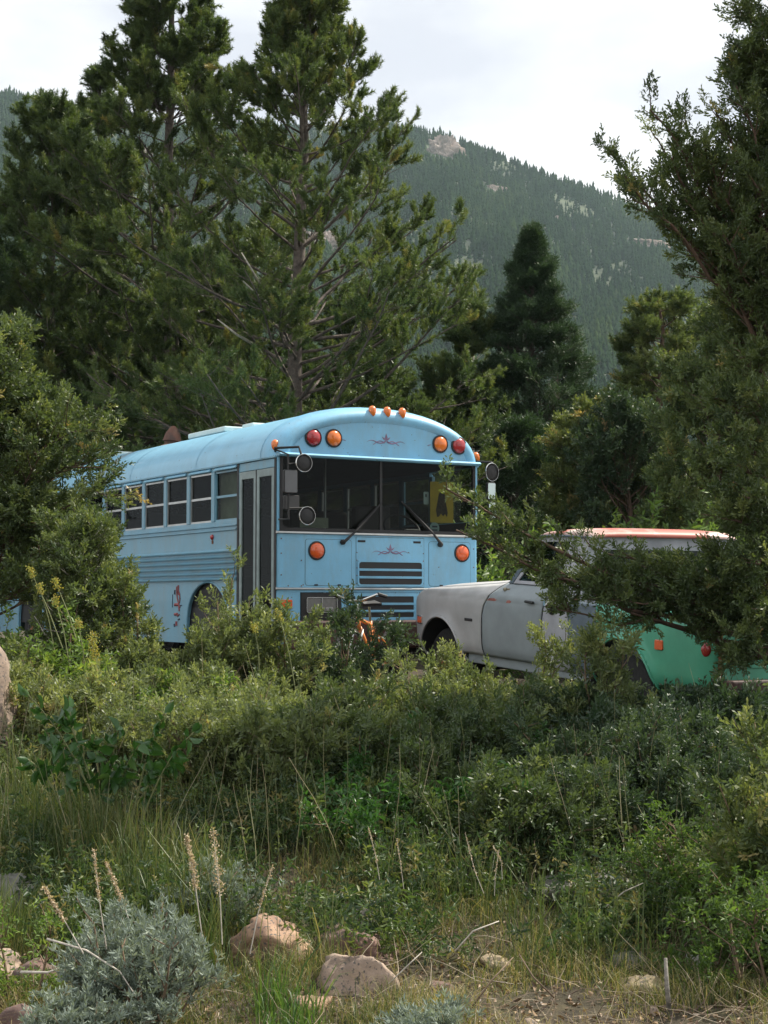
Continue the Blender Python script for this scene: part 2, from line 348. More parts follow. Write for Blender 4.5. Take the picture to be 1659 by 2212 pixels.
# ------------------------------------------------------------------ vehicle materials
def bus_paint(name, col, dirt=.35, roofstain=False):
    m = mat(name, col, .42, 0, .05, 3.5, spec=.45, coat=.12)
    nt = m.node_tree; b = nt.nodes['Principled BSDF']; src = b.inputs['Base Color'].links[0].from_socket
    tc = nt.nodes['Texture Coordinate']
    n = nt.nodes.new('ShaderNodeTexNoise'); n.inputs['Scale'].default_value = 1.1; n.inputs['Detail'].default_value = 9; n.inputs['Roughness'].default_value = .78
    mp = nt.nodes.new('ShaderNodeMapping'); mp.inputs['Scale'].default_value = (3, 3, .8)
    nt.links.new(tc.outputs['Object'], mp.inputs[0]); nt.links.new(mp.outputs[0], n.inputs['Vector'])
    cr = nt.nodes.new('ShaderNodeValToRGB'); cr.color_ramp.elements[0].position = .46; cr.color_ramp.elements[1].position = .72
    cr.color_ramp.elements[1].color = (dirt,)*3+(1,)
    nt.links.new(n.outputs['Fac'], cr.inputs[0])
    mx = nt.nodes.new('ShaderNodeMixRGB'); mx.inputs[2].default_value = (.22, .27, .27, 1)
    nt.links.new(cr.outputs[0], mx.inputs[0]); nt.links.new(src, mx.inputs[1]); last = mx.outputs[0]
    # little chips
    n2 = nt.nodes.new('ShaderNodeTexNoise'); n2.inputs['Scale'].default_value = 26; n2.inputs['Detail'].default_value = 3
    nt.links.new(tc.outputs['Object'], n2.inputs['Vector'])
    c2 = nt.nodes.new('ShaderNodeValToRGB'); c2.color_ramp.elements[0].position = .715; c2.color_ramp.elements[1].position = .735
    nt.links.new(n2.outputs['Fac'], c2.inputs[0])
    m2 = nt.nodes.new('ShaderNodeMixRGB'); m2.inputs[2].default_value = (.10, .075, .06, 1)
    nt.links.new(c2.outputs[0], m2.inputs[0]); nt.links.new(last, m2.inputs[1]); last = m2.outputs[0]
    if roofstain:
        sp = nt.nodes.new('ShaderNodeSeparateXYZ'); nt.links.new(tc.outputs['Object'], sp.inputs[0])
        n3 = nt.nodes.new('ShaderNodeTexNoise'); n3.inputs['Scale'].default_value = 2.5; nt.links.new(tc.outputs['Object'], n3.inputs['Vector'])
        def M_(op, a, b_):
            q = nt.nodes.new('ShaderNodeMath'); q.operation = op
            for k, v in enumerate((a, b_)):
                if isinstance(v, (int, float)): q.inputs[k].default_value = v
                else: nt.links.new(v, q.inputs[k])
            return q.outputs[0]
        d = M_('ABSOLUTE', M_('SUBTRACT', M_('ADD', sp.outputs[1], M_('MULTIPLY', n3.outputs['Fac'], .7)), 5.45), 0)
        f = M_('MULTIPLY', M_('MAXIMUM', M_('SUBTRACT', 1, M_('MULTIPLY', d, 4.2)), 0), M_('ADD', n2.outputs['Fac'], .25))
        m3 = nt.nodes.new('ShaderNodeMixRGB'); m3.inputs[2].default_value = (.16, .085, .04, 1)
        nt.links.new(f, m3.inputs[0]); nt.links.new(last, m3.inputs[1]); last = m3.outputs[0]
    nt.links.new(last, b.inputs['Base Color'])
    return m
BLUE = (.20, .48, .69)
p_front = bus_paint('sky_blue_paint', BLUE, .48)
p_side = bus_paint('shaded_weathered_blue_paint', (.16, .36, .48), .65)  # shade on the side put into a darker blue, plus heavier dirt
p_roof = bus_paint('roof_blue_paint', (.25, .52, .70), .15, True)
m_black = mat('black_rubber', (.018, .018, .019), .6)
m_dark = mat('dark_interior', (.030, .031, .032), .8)
m_chrome = mat('dull_chrome', (.72, .72, .70), .22, 1., var=.1)
m_alu = mat('aluminium_trim', (.55, .56, .55), .38, .9, var=.1)
m_maroon = mat('maroon_bumper_paint', (.075, .038, .034), .5, var=.25)
m_rust = mat('rust', (.23, .09, .04), .9, var=.4, scale=25, bump=.3)
m_glass = glassmat('window_glass', (.16, .17, .16), .1, .14)
m_wind = glassmat('windscreen_glass', (.38, .42, .40), .15, .15)
m_tyre = mat('tyre_rubber', (.022, .022, .023), .85, var=.3, scale=30, bump=.3)
m_rim = mat('steel_rim', (.22, .22, .22), .5, .6)
def lens(name, c):
    m = mat(name, c, .25, var=.08, scale=40, spec=.6); b = m.node_tree.nodes['Principled BSDF']; b.inputs['Transmission Weight'].default_value = .15
    b.inputs['Coat Weight'].default_value = .5; return m
l_red = lens('red_lens', (.42, .02, .025)); l_amb = lens('amber_lens', (.85, .20, .02)); l_org = lens('orange_lens', (.85, .13, .025)); l_clr = lens('clear_lens', (.65, .68, .68))
m_white = mat('white_plastic', (.60, .73, .72), .5, var=.06)
m_purple = mat('pinstripe_paint', (.27, .18, .29), .6, var=.2)
m_redp = mat('red_brushed_paint', (.30, .085, .09), .7, var=.3)
m_navy = mat('dark_brushed_paint', (.05, .07, .11), .7, var=.3)

BP = np.array([-1.085, 16.054, 0.]); BTH = R_(30.5)
bfr = np.array([math.cos(BTH), math.sin(BTH), 0]); bsd = np.array([-math.sin(BTH), math.cos(BTH), 0])
def busF(u, v, by=0.):
    r = ray(u, v); O = np.array([0, 0, EYE]); P0 = BP+bsd*by; t = ((P0-O)@bsd)/(r@bsd); q = O+t*r-BP; return q@bfr, q[2]
def busS(u, v, bx=0.):
    r = ray(u, v); O = np.array([0, 0, EYE]); P0 = BP+bfr*bx; t = ((P0-O)@bfr)/(r@bfr); q = O+t*r-BP; return q@bsd, q[2]

bus = empty('bus', tuple(BP), (0, 0, BTH), 'pale blue flat-fronted former school bus parked behind the junipers', 'bus')
BL, W2 = 10.5, 2.44
def arch(y, r, z0, ztop, n=14):
    return [(y-r, z0)]+[(y-r*math.cos(math.pi*k/n), ztop-r*1.0+r*math.sin(math.pi*k/n)) for k in range(n+1)]+[(y+r, z0)]
FW, RW = 1.70, 7.85
for x0, x1, s in ((0, .035, 'L'), (W2-.035, W2, 'R')):
    ya = .93 if s == 'L' else .05
    out = [(ya, 1.80), (ya, .46)]
    for yc in (FW, RW): out += [(yc-.56, .46), (yc-.56, .64)]+[(yc-.56*math.cos(math.pi*k/14), .60+.54*math.sin(math.pi*k/14)**.8) for k in range(1, 14)]+[(yc+.56, .64), (yc+.56, .46)]
    out += [(BL, .46), (BL, 1.80)]
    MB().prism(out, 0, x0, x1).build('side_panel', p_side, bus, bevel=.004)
    # corrugated rub panel and mouldings
    b = MB(); xs = -1 if s == 'L' else 1; xw = 0 if s == 'L' else W2
    for k in range(6):
        z = 1.172+k*.0600; q = [(xw, z-.016), (xw+xs*.030, z-.012), (xw+xs*.034, z+.000), (xw+xs*.010, z+.016), (xw, z+.023)]
        b.prism(q, 1, ya+.01, BL-.02)
    for z in (1.700, 1.745): b.prism([(xw, z-.011), (xw+xs*.018, z-.004), (xw+xs*.018, z+.008), (xw, z+.014)], 1, ya+.01, BL-.02)
    b.build('ribbed_moulding', p_side, bus)
    for yc in (FW, RW):
        pts = [(xw-xs*.002, yc-.565*math.cos(math.pi*k/20), .60+.545*math.sin(math.pi*k/20)**.8) for k in range(21)]
        MB().tube([(xw, yc-.565, .47)]+pts+[(xw, yc+.565, .47)], .014, 6).build('arch_lip', p_side, bus)
        wb = MB(); wb.box(*((.04, .75) if s == 'L' else (W2-.75, W2-.04)), yc-.62, yc+.62, .62, 1.16); wb.build('wheel_well', m_black, bus)
# sides at window level: header, pillars, windows
NWIN = 14
def winframe(x0, x1, y0, y1):
    b = MB(); ring([(y0, 1.80), (y1, 1.80), (y1, 2.345), (y0, 2.345)], [(y0+.018, 1.82), (y1-.018, 1.82), (y1-.018, 2.325), (y0+.018, 2.325)], 0, x0, x1, b)
    b.box(x0+.004, x1-.004, y0+.019, y1-.019, 2.055, 2.080); return b
for s in ('L', 'R'):
    xa, xb = (0, .035) if s == 'L' else (W2-.035, W2)
    ya = .93 if s == 'L' else .93
    b = MB(); b.box(xa, xb, ya, BL, 2.348, 2.42)
    b.box(xa+(.0 if s == 'R' else -.022), xb+(.022 if s == 'R' else 0), .0, BL, 2.392, 2.412)
    b.build('drip_rail', p_side, bus, bevel=.003)
    for k in range(NWIN+1):
        b = MB(); b.box(xa-(.006 if s == 'L' else 0), xb+(.006 if s == 'R' else 0), ya+.675*k-.088+(.03 if k == 0 else 0), ya+.675*k-.002, 1.801, 2.347); b.build('window_pillar', p_side, bus, bevel=.003)
    b = MB()
    for k in range(NWIN): b.prism([(xa-.001, 2.392), (xa-.030, 2.360), (xa-.026, 2.352), (xa-.001, 2.366)] if s == 'L' else [(xb+.001, 2.392), (xb+.030, 2.360), (xb+.026, 2.352), (xb+.001, 2.366)], 1, ya+.675*k+.01, ya+.675*k+.575)
    b.build('rain_shield', p_roof, bus)
    for k in range(NWIN):
        y0 = ya+.675*k; w = winframe(xa+.006, xb-.004, y0, y0+.585).build('window', m_alu if k else p_side, bus)
        g = MB(); xm = xa+.018
        g.add([(xm, y0+.02, 1.822), (xm, y0+.565, 1.822), (xm, y0+.565, 2.054), (xm, y0+.02, 2.054)], [(0, 1, 2, 3)])
        g.add([(xm+.006, y0+.02, 2.081), (xm+.006, y0+.565, 2.081), (xm+.006, y0+.565, 2.323), (xm+.006, y0+.02, 2.323)], [(0, 1, 2, 3)])
        g.build('pane', m_glass if k else m_wind, w)
MB().box(.06, .075, .97, 1.50, 1.80, 2.34).build('window_blind', mat('faded_curtain', (.30, .32, .22), .9, var=.25, scale=3), bus)
# roof shell
def rsec(y, hw, h, n=28, z0=2.405, xc=1.22, e=2.15):
    o = []
    for k in range(n+1):
        t = math.pi*k/n; c, s_ = math.cos(t), math.sin(t)
        o.append((xc-hw*math.copysign(abs(c)**(2/e), c), y, z0+h*s_**(2/e)))
    return o
secs = [rsec(-.020, 1.075, .40), rsec(-.034, 1.090, .418), rsec(-.046, 1.112, .436), rsec(-.046, 1.150, .475), rsec(-.030, 1.185, .512), rsec(.015, 1.214, .548),
        rsec(.08, 1.234, .570), rsec(.17, 1.246, .583), rsec(.30, 1.248, .587), rsec(.34, 1.245, .586), rsec(.348, 1.236, .580)]
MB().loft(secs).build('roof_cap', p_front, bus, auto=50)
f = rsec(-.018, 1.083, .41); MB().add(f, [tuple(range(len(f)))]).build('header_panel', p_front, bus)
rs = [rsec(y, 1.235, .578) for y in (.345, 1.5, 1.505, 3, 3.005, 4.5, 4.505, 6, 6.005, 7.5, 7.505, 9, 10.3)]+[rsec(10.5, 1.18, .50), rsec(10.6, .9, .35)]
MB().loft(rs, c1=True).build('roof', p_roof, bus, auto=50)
MB().loft([rsec(y, 1.18, .51, z0=2.40) for y in (.0, 10.4)], c0=False, c1=True).build('ceiling', m_dark, bus)
b = MB()
for y in (.36, 2.0, 4.0, 6.0, 8.0):
    q = rsec(y, 1.238, .582); q2 = rsec(y+.03, 1.238, .582); b.loft([q, q2])
b.build('roof_seam', p_roof, bus)
MB().prism([(-.06, 2.445), (-.085, 2.425), (-.06, 2.405), (0.03, 2.405), (.03, 2.445)], 0, -.005, W2+.005).build('header_lip', p_front, bus, bevel=.006)
# rear wall
MB().box(0.01, W2-.01, BL-.03, BL+.01, .46, 2.42).build('rear_panel', p_side, bus)
# front lower
plan = lambda x0, x1, r: [(x1, .03), (x0, .03)]+[(x0+r-r*math.cos(R_(90*k/5)), .0+r-r*math.sin(R_(90*k/5))-.0) for k in range(6)]+[(x1-r+r*math.sin(R_(90*k/5)), r-r*math.cos(R_(90*k/5))) for k in range(6)]
MB().prism(plan(.0, W2, .028), 2, 1.075, 1.618).build('front_panel', p_front, bus)
b = MB()
b.prism(plan(0, W2, .028), 2, 1.025, 1.062); b.box(0, .27, .002, .03, .46, 1.03); b.box(.745, 1.70, .012, .03, .46, 1.03); b.box(W2-.27, W2, .002, .03, .46, 1.03)
b.build('lower_front_panel', p_front, bus)
for z0, z1, pr in ((1.620, 1.648, .028), (1.050, 1.074, .024)):
    MB().prism([(-pr, z0+.004), (-pr, z1-.006), (-.004, z1), (.02, z1), (.02, z0), (-.004, z0)], 0, -.008, W2+.008).build('chrome_trim', m_alu, bus, bevel=.003)
# hatches (thin plates), fasteners
def plate(x0, x1, z0, z1, r, nm='access_panel', th=.0035):
    b = MB(); b.prism(rrect(x0, x1, z0, z1, r), 1, -th, .001); h = b.build(nm, p_front, bus, bevel=.0015)
    o, i = rrect(x0-.0035, x1+.0035, z0-.0035, z1+.0035, r+.0035), rrect(x0, x1, z0, z1, r)
    g = MB(); ring(o, i, 1, -.0008, .001, g); g.build('panel_gap', m_black, h); return h
hl = plate(.325, .864, 1.095, 1.568, .03); hr = plate(1.815, 2.345, 1.095, 1.568, .03); hc = plate(.922, 1.752, 1.080, 1.600, .004)
for h, xs_ in ((hl, (.43, .70)), (hr, (1.95, 2.22))):
    for x in xs_: MB().box(x, x+.04, -.008, .0, 1.094, 1.108).build('hinge', m_black, h)
for x in (.985, 1.665): MB().box(x-.045, x+.045, -.009, -.002, 1.548, 1.570).build('latch', m_dark, hc, bevel=.002)
b = MB(); rg = random.Random(4)
for x in (.930, 1.744):
    for z in (1.12, 1.2, 1.28, 1.36, 1.44): MB().lathe([(.006, 0), (.005, .004), (0, .005)], (x, -.004, z), (0, -1, 0), 8).build('rivet', m_rust, hc)
for x, z in ((.05, 1.57), (.05, 1.42), (.05, 1.2), (.28, 1.35), (.30, 1.1), (2.39, 1.5), (2.39, 1.3), (.13, 1.09), (.28, 1.09)): MB().lathe([(.007, 0), (.006, .004), (0, .005)], (x, -.002, z), (0, -1, 0), 8).build('rivet', m_rust, bus)
# grille of the centre panel
g = MB().box(.940, 1.735, -.0075, -.0045, 1.098, 1.352).build('grille', m_black, bus)
b = MB(); ring(rrect(.935, 1.740, 1.094, 1.358, .03), rrect(.952, 1.722, 1.108, 1.342, .03), 1, -.014, -.0046, b)
for z in (1.183, 1.262): b.prism([(-.020, z-.012), (-.022, z+.006), (-.005, z+.014), (-.005, z-.012)], 0, .95, 1.725)
b.build('slat', p_front, g)
g = MB().box(.760, 1.690, -.006, .008, .742, 1.005).build('grille', m_black, bus)
b = MB(); ring(rrect(.745, 1.700, .735, 1.018, .01), rrect(.83, 1.62, .765, .985, .01), 1, -.012, -.0062, b)
for z in (.830, .905): b.prism([(-.018, z-.012), (-.020, z+.006), (-.003, z+.014), (-.003, z-.012)], 0, .82, 1.63)
b.box(.905, .935, -.014, -.0062, .90, .985); b.build('slat', p_front, g)
# headlight bays
for x0 in (.275, 1.71):
    MB().box(x0, x0+.465, -.012, .02, .735, 1.018).build('headlight_bay', m_black, bus, bevel=.004)
    hb = MB(); X0 = x0+.055; ring(rrect(X0, X0+.36, .815, .975, .02), rrect(X0+.010, X0+.35, .825, .965, .015), 1, -.026, -.010, hb)
    hb.box(X0+.174, X0+.186, -.024, -.010, .82, .97); fr_ = hb.build('headlight_bezel', m_chrome, bus)
    for q in (0, 1):
        xx = X0+.014+q*.175; b = MB(); b.prism(rrect(xx, xx+.156, .828, .962, .012), 1, -.020, -.0122); b.build('headlight', lens('sealed_beam', (.20, .20, .19)), bus, bevel=.004)
        b = MB(); b.prism(rrect(xx+.035, xx+.12, .848, .875, .01), 1, -.0225, -.0202); b.build('bulb_reflector', m_chrome, bus)
    MB().prism(rrect(.022 if x0 < 1 else W2-.172, .172 if x0 < 1 else W2-.022, .858, .950, .012), 1, -.020, .003).build('turn_lamp', l_org, bus, bevel=.006)
MB().prism([(.10, -.03), (.10, -.14), (.16, -.19), (W2-.16, -.19), (W2-.10, -.14), (W2-.10, -.03)], 2, .445, .735).build('bumper', m_maroon, bus, bevel=.02)
MB().box(.10, W2-.10, -.04, .02, .40, .445).build('bumper_bracket', m_black, bus)
MB().box(.05, .11, -.012, .0, .40, .50).build('reflector', l_org, bus, bevel=.003)
# round lamps
def lamp(x, z, r, m, y=-.02, nm='warning_lamp', hood=True):
    b = MB(); b.lathe([(r+.014, 0), (r+.014, .012), (r+.004, .018), (r, .018), (r, .0)], (x, y, z), (0, -1, 0), 28)
    rim = b.build(nm, m_black if hood else m_dark, bus, auto=40)
    b = MB(); b.lathe([(r-.001, .010), (r*.96, .020), (r*.75, .034), (r*.4, .044), (r*.15, .047), (0, .0475)], (x, y, z), (0, -1, 0), 28); b.build('lens', m, rim, smooth=True)
for x, z, m in ((.401, 2.612, l_red), (.640, 2.618, l_amb), (1.946, 2.622, l_amb), (2.186, 2.616, l_red)): lamp(x, z, .083, m)
for x in (.454, 2.235): lamp(x, 1.452, .084, l_org, 0, 'turn_signal_lamp', False)
def marker(x, y, z, m=l_amb, ax=(0, -.45, -1)):
    b = MB(); b.lathe([(0, -.014), (.030, -.010), (.044, .010), (.046, .034), (.036, .062), (.018, .090), (0, .104)], (x, y, z), ax, 16, .9, .9); b.build('marker_lamp', m, bus, smooth=True)
for x in (1.102, 1.283, 1.468): marker(x, -.015, 2.965)
marker(.020, .08, 2.560, ax=(-.35, -.35, -1)); marker(2.44, .05, 2.545, ax=(.4, -.3, -1))
# pinstripe ornaments
def ornament(cx, cz, s, y):
    b = MB(); d = lambda pts: b.prism([(cx+a*s, cz+c*s) for a, c in pts], 1, y-.0012, y)
    d([(0, .22), (.045, .09), (.02, .0), (-.02, .0), (-.045, .09)]); d([(.04, .06), (.15, .115), (.10, .04), (.03, .0)]); d([(-.04, .06), (-.03, .0), (-.10, .04), (-.15, .115)])
    for sg in (1, -1):
        pts = [(cx+sg*s*(.02+.62*t), y-.0006, cz+s*(-.02-.05*math.sin(t*6.0)-.05*t)) for t in np.linspace(0, 1, 14)]
        b.tube(pts, [.0075*s/.3*(1-.8*t) for t in np.linspace(0, 1, 14)], 5)
        pts = [(cx+sg*s*(.06+.38*t), y-.0006, cz+s*(-.075+.06*math.sin(t*4.2))) for t in np.linspace(0, 1, 12)]; b.tube(pts, .0045, 5)
    b.build('pinstripe_ornament', m_purple, bus)
ornament(1.275, 2.625, .36, -.0185)
ornament(1.335, 1.462, .34, -.0040)
b = MB()
for sg, x in ((-1, .745), (1, 1.83)): b.tube([(x, -.0195, 2.61), (x+.04*sg*-1, -.0195, 2.60)], .004, 5)
b.build('pinstripe', m_purple, bus)
# windscreen
MB().box(.0, .030, -.004, .03, 1.648, 2.44).build('corner_post', p_front, bus, bevel=.006)
MB().box(W2-.030, W2, -.004, .03, 1.648, 2.44).build('corner_post', p_front, bus, bevel=.006)
b = MB(); ring(rrect(.030, W2-.030, 1.650, 2.435, .02), rrect(.062, W2-.062, 1.682, 2.408, .05), 1, -.010, .02, b); b.box(1.205, 1.235, -.006, .018, 1.683, 2.407)
ws = b.build('windscreen', m_black, bus)
for xa, xb in ((.062, 1.204), (1.236, W2-.062)): MB().add([(xa, .004, 1.684), (xb, .004, 1.684), (xb, .004, 2.406), (xa, .004, 2.406)], [(0, 1, 2, 3)]).build('pane', m_wind, ws)
# wipers
for (x0, z0, x1, z1) in ((.754, 1.545, 1.195, 1.945), (1.950, 1.540, 1.487, 1.965)):
    b = MB(); dx, dz = x1-x0, z1-z0; b.lathe([(.028, 0), (.028, .03), (.015, .04), (0, .042)], (x0, -.004, z0), (0, -1, 0), 12)
    n = Vector((dz, 0, -dx)).normalized()*.010
    b.tube([(x0, -.045, z0), (x0+dx*.3, -.075, z0+dz*.3), (x1-dx*.1, -.045, z1-dz*.1)], [.018, .010, .006], 6)
    b.tube([(x0+dx*.3+n.x*2, -.06, z0+dz*.3+n.z*2), (x1, -.03, z1)], .007, 5)
    w = b.build('wiper', m_black, bus)
    MB().tube([(x0+dx*.42, -.020, z0+dz*.42), (x1+dx*.05, -.016, z1+dz*.05)], .011, 5).build('wiper_blade', m_tyre, w)
# door
d = MB().box(-.002, .030, .035, .905, .50, .56); d.box(-.002, .03, .035, .905, 2.30, 2.388)
dr = d.build('door', p_side, bus, bevel=.003)
for y0, y1 in ((.060, .460), (.480, .880)):
    lf = MB(); ring([(y0, .565), (y1, .565), (y1, 2.295), (y0, 2.295)], [(y0+.055, .64), (y1-.055, .64), (y1-.055, 2.215), (y0+.055, 2.215)], 0, -.006, .024, lf)
    l = lf.build('door_leaf', mat('grey_green_door_frame', (.26, .33, .33), .5, var=.15), dr, bevel=.004)
    MB().add([(.008, y0+.055, .64), (.008, y1-.055, .64), (.008, y1-.055, 2.215), (.008, y0+.055, 2.215)], [(0, 1, 2, 3)]).build('door_glass', glassmat('door_glass', (.07, .08, .065), .1, .16), dr)
b = MB(); b.box(-.010, .0, .885, .930, .47, 2.39); b.box(-.010, .0, .008, .045, .47, 2.39); b.box(-.009, .0, .462, .478, .56, 2.30); b.build('door_seal', m_black, bus)
MB().box(.03, .9, .06, .88, .36, .42).build('entry_step', m_black, bus)
# side odds and ends
b = MB(); b.lathe([(.030, 0), (.030, .012), (.018, .024), (0, .026)], (0, 1.569, 1.634), (-1, 0, 0), 14); b.build('side_marker_lamp', l_red, bus, auto=40)
MB().box(-.003, .0, 1.545, 1.590, 1.560, 1.60).build('rust_streak', m_rust, bus)
b = MB(); TY, TZ = 2.50, .91
def stroke(pts, r=.011): b.tube([(-.0015, TY-a, TZ+c) for a, c in pts], r, 5)
stroke([(-.05, .19), (-.045, .12), (-.03, .06), (.02, -.02), (.05, -.05)]); stroke([(.0, .205), (.0, .14), (-.02, .11)], .014); stroke([(.0, .14), (.04, .10), (.045, .04), (.03, .0)]); stroke([(-.03, .11), (.03, .09)], .008)
stroke([(-.10, -.02), (-.03, -.015), (.02, -.02)], .018); stroke([(.02, -.03), (.03, -.09)], .012); stroke([(-.10, -.13), (-.02, -.125), (-.01, -.15)], .017); stroke([(.0, -.14), (.04, -.13)], .009)
stroke([(-.05, -.21), (-.045, -.26)], .019)
b.build('painted_lettering', m_redp, bus)
b = MB(); stroke([(-.10, .15), (-.105, .10)], .012); stroke([(-.17, .10), (-.17, .03), (-.175, -.05)], .006); stroke([(.03, .05), (.06, .05)], .006); stroke([(.04, -.03), (.10, -.025)], .007); stroke([(.0, -.19), (.04, -.18)], .010); stroke([(-.11, -.24), (-.10, -.27)], .014)
b.build('painted_lettering', m_navy, bus)
# wheels
def wheel(par, x, y, z, r, w, ax, rimr=.6, mrim=None, cap=None):
    b = MB(); b.lathe([(r*rimr, 0), (r*.92, .0), (r*.985, w*.12), (r, w*.3), (r, w*.7), (r*.985, w*.88), (r*.92, w), (r*rimr, w)], (x, y, z), ax, 36)
    o = MB().lathe([(r*.16, -.012), (r*.2, -.012), (r*.22, .02), (r*.5, .035), (r*rimr*.93, .0), (r*rimr, .0), (r*rimr, w)], (x, y, z), ax, 32).build('wheel', mrim or m_rim, par, auto=35)
    b.build('tyre', m_tyre, o, auto=40)
    h = MB(); h.lathe([(r*.17, -.03), (r*.12, -.05), (0, -.052)], (x, y, z), ax, 16); h.build('hub', cap or m_rust, o, auto=40); return o
for yc in (FW, RW):
    wheel(bus, .06, yc, .50, .50, .26, (1, 0, 0)); wheel(bus, W2-.06, yc, .50, .50, .26, (-1, 0, 0))
# interior
b = MB(); b.box(.04, W2-.04, .05, BL-.05, .86, .90); b.box(.04, .05, .95, BL-.05, .90, 1.79); b.box(W2-.05, W2-.04, .05, BL-.05, .90, 1.79); b.build('cabin_floor', m_dark, bus)
MB().prism([(.04, 1.20), (.04, 1.68), (.42, 1.64), (.50, 1.55), (.50, 1.2)], 0, .95, W2-.06).build('dashboard', m_dark, bus, bevel=.02)
MB().prism([(.04, 1.20), (.04, 1.66), (.30, 1.66), (.36, 1.2)], 0, .06, .95).build('dash_shelf', m_dark, bus, bevel=.02)
m_seat = mat('seat_vinyl', (.06, .05, .045), .6)
def seat(x, y, w=.5):
    b = MB(); b.box(x, x+w, y, y+.45, 1.22, 1.34); s = b.build('seat', m_seat, bus, bevel=.03)
    MB().box(x+.01, x+w-.01, y+.42, y+.54, 1.30, 2.02).build('backrest', m_seat, s, bevel=.04)
seat(1.62, .85)
for k in range(5): seat(.15, 2.1+k*1.35, .8); seat(1.45, 2.1+k*1.35, .8)
MB().lathe([(.012, 0)], (0, 0, 0), (0, 0, 1), 4)
pts = [(1.86+.22*math.cos(t), .62+.12*math.sin(t), 1.72+.17*math.sin(t)) for t in np.linspace(0, 2*math.pi, 25)]
b = MB(); b.tube(pts, .014, 6, False); b.tube([(1.86, .62, 1.72), (1.86, .50, 1.55)], .03, 8); b.tube([(1.64, .62, 1.72), (2.08, .62, 1.72)], .012, 6); b.build('steering_wheel', m_black, bus)
MB().box(1.255, 1.27, 1.3, 1.33, .9, 2.85).build('grab_pole', m_alu, bus)
# mirrors
mm_shell = m_black
def discmirror(u, v, by, r, bx=None, sx=1.):
    x, z = busF(u, v, by); b = MB(); b.lathe([(r, 0), (r*1.02, .006), (r*.98, .014), (r*.955, .014), (r*.95, .002), (0, .001)], (x, by, z), (0, -1, 0), 28, sx, 1); o = b.build('mirror', m_chrome, bus, auto=40)
    MB().lathe([(r*.95, .003), (r*.6, .010), (0, .014)], (x, by, z), (0, -1, 0), 28, sx, 1).build('mirror_face', m_black, o, smooth=True); return x, z
def boxmirror(u0, v0, u1, v1, by, m=None):
    x0, z1 = busF(u0, v0, by); x1, z0 = busF(u1, v1, by); b = MB(); b.prism(rrect(x0, x1, z0, z1, .018), 1, by-.01, by+.03); o = b.build('mirror', m_black, bus, bevel=.006)
    MB().prism(rrect(x0+.008, x1-.008, z0+.008, z1-.008, .012), 1, by-.014, by-.0105).build('mirror_face', m or mat('mirror_back', (.14, .145, .15), .4, .4), o); return x0, x1, z0, z1
xd, zd = discmirror(656, 1000, -.34, .092); discmirror(663, 1114, -.34, .092)
q = boxmirror(613, 1014, 642, 1066, -.32); q2 = boxmirror(614, 1069, 646, 1103, -.30, mat('mirror_back_dark', (.05, .05, .05), .4))
b = MB(); b.tube([(-.01, .02, 2.455), (-.10, -.15, 2.47), (xd-.05, -.33, 2.475), (xd-.02, -.34, zd+.06)], .013, 7); b.tube([(-.09, -.12, 2.46), (-.03, -.30, 2.40), (-.03, -.32, 1.75), (0, -.05, 1.76)], .011, 7)
b.tube([(-.03, -.31, 1.86), (.22, -.34, 1.87)], .009, 6); b.tube([(-.03, -.31, 2.30), (.1, -.33, 2.32)], .009, 6); b.build('mirror_arm', m_black, bus)
xd, zd = discmirror(1062, 1020, -.25, .100, sx=.85)
boxmirror(1052, 1042, 1070, 1080, -.26, m_white); boxmirror(1054, 1084, 1072, 1120, -.26, m_white)
b = MB(); b.tube([(W2-.02, .03, 2.46), (W2+.09, -.15, 2.44), (xd-.0, -.25, zd+.09)], .013, 7); b.tube([(xd-.01, -.235, zd-.09), (xd-.01, -.235, 1.80), (W2, .0, 1.74)], .012, 7); b.build('mirror_arm', m_black, bus)
# roof furniture
MB().box(.75, 1.65, 2.9, 4.0, 2.965, 3.03).build('roof_hatch', m_white, bus, bevel=.015)
MB().box(.95, 1.45, 2.55, 2.85, 2.97, 3.05).build('roof_vent', m_white, bus, bevel=.02)
MB().box(.55, 1.55, 6.6, 7.6, 2.93, 3.03).build('roof_vent', m_white, bus, bevel=.03)
b = MB(); b.lathe([(.10, 0), (.10, .12)], (1.05, 5.25, 2.93), (.12, 0, 1), 16); b.lathe([(.102, .12), (.130, .13), (.105, .22), (.055, .31), (.02, .34), (0, .34)], (1.05, 5.25, 2.93), (.12, 0, 1), 18); sp_ = b.build('stovepipe', mat('sooty_steel', (.045, .035, .03), .7, .2, var=.5, col2=(.16, .07, .045), thr=(.40, .60), scale=3), bus, auto=40)
MB().lathe([(.19, 0), (.13, .05), (.10, .06)], (1.05, 5.25, 2.955), (0, 0, 1), 18).build('stovepipe_flashing', mat('pale_flashing', (.55, .40, .30), .6, var=.3), sp_)
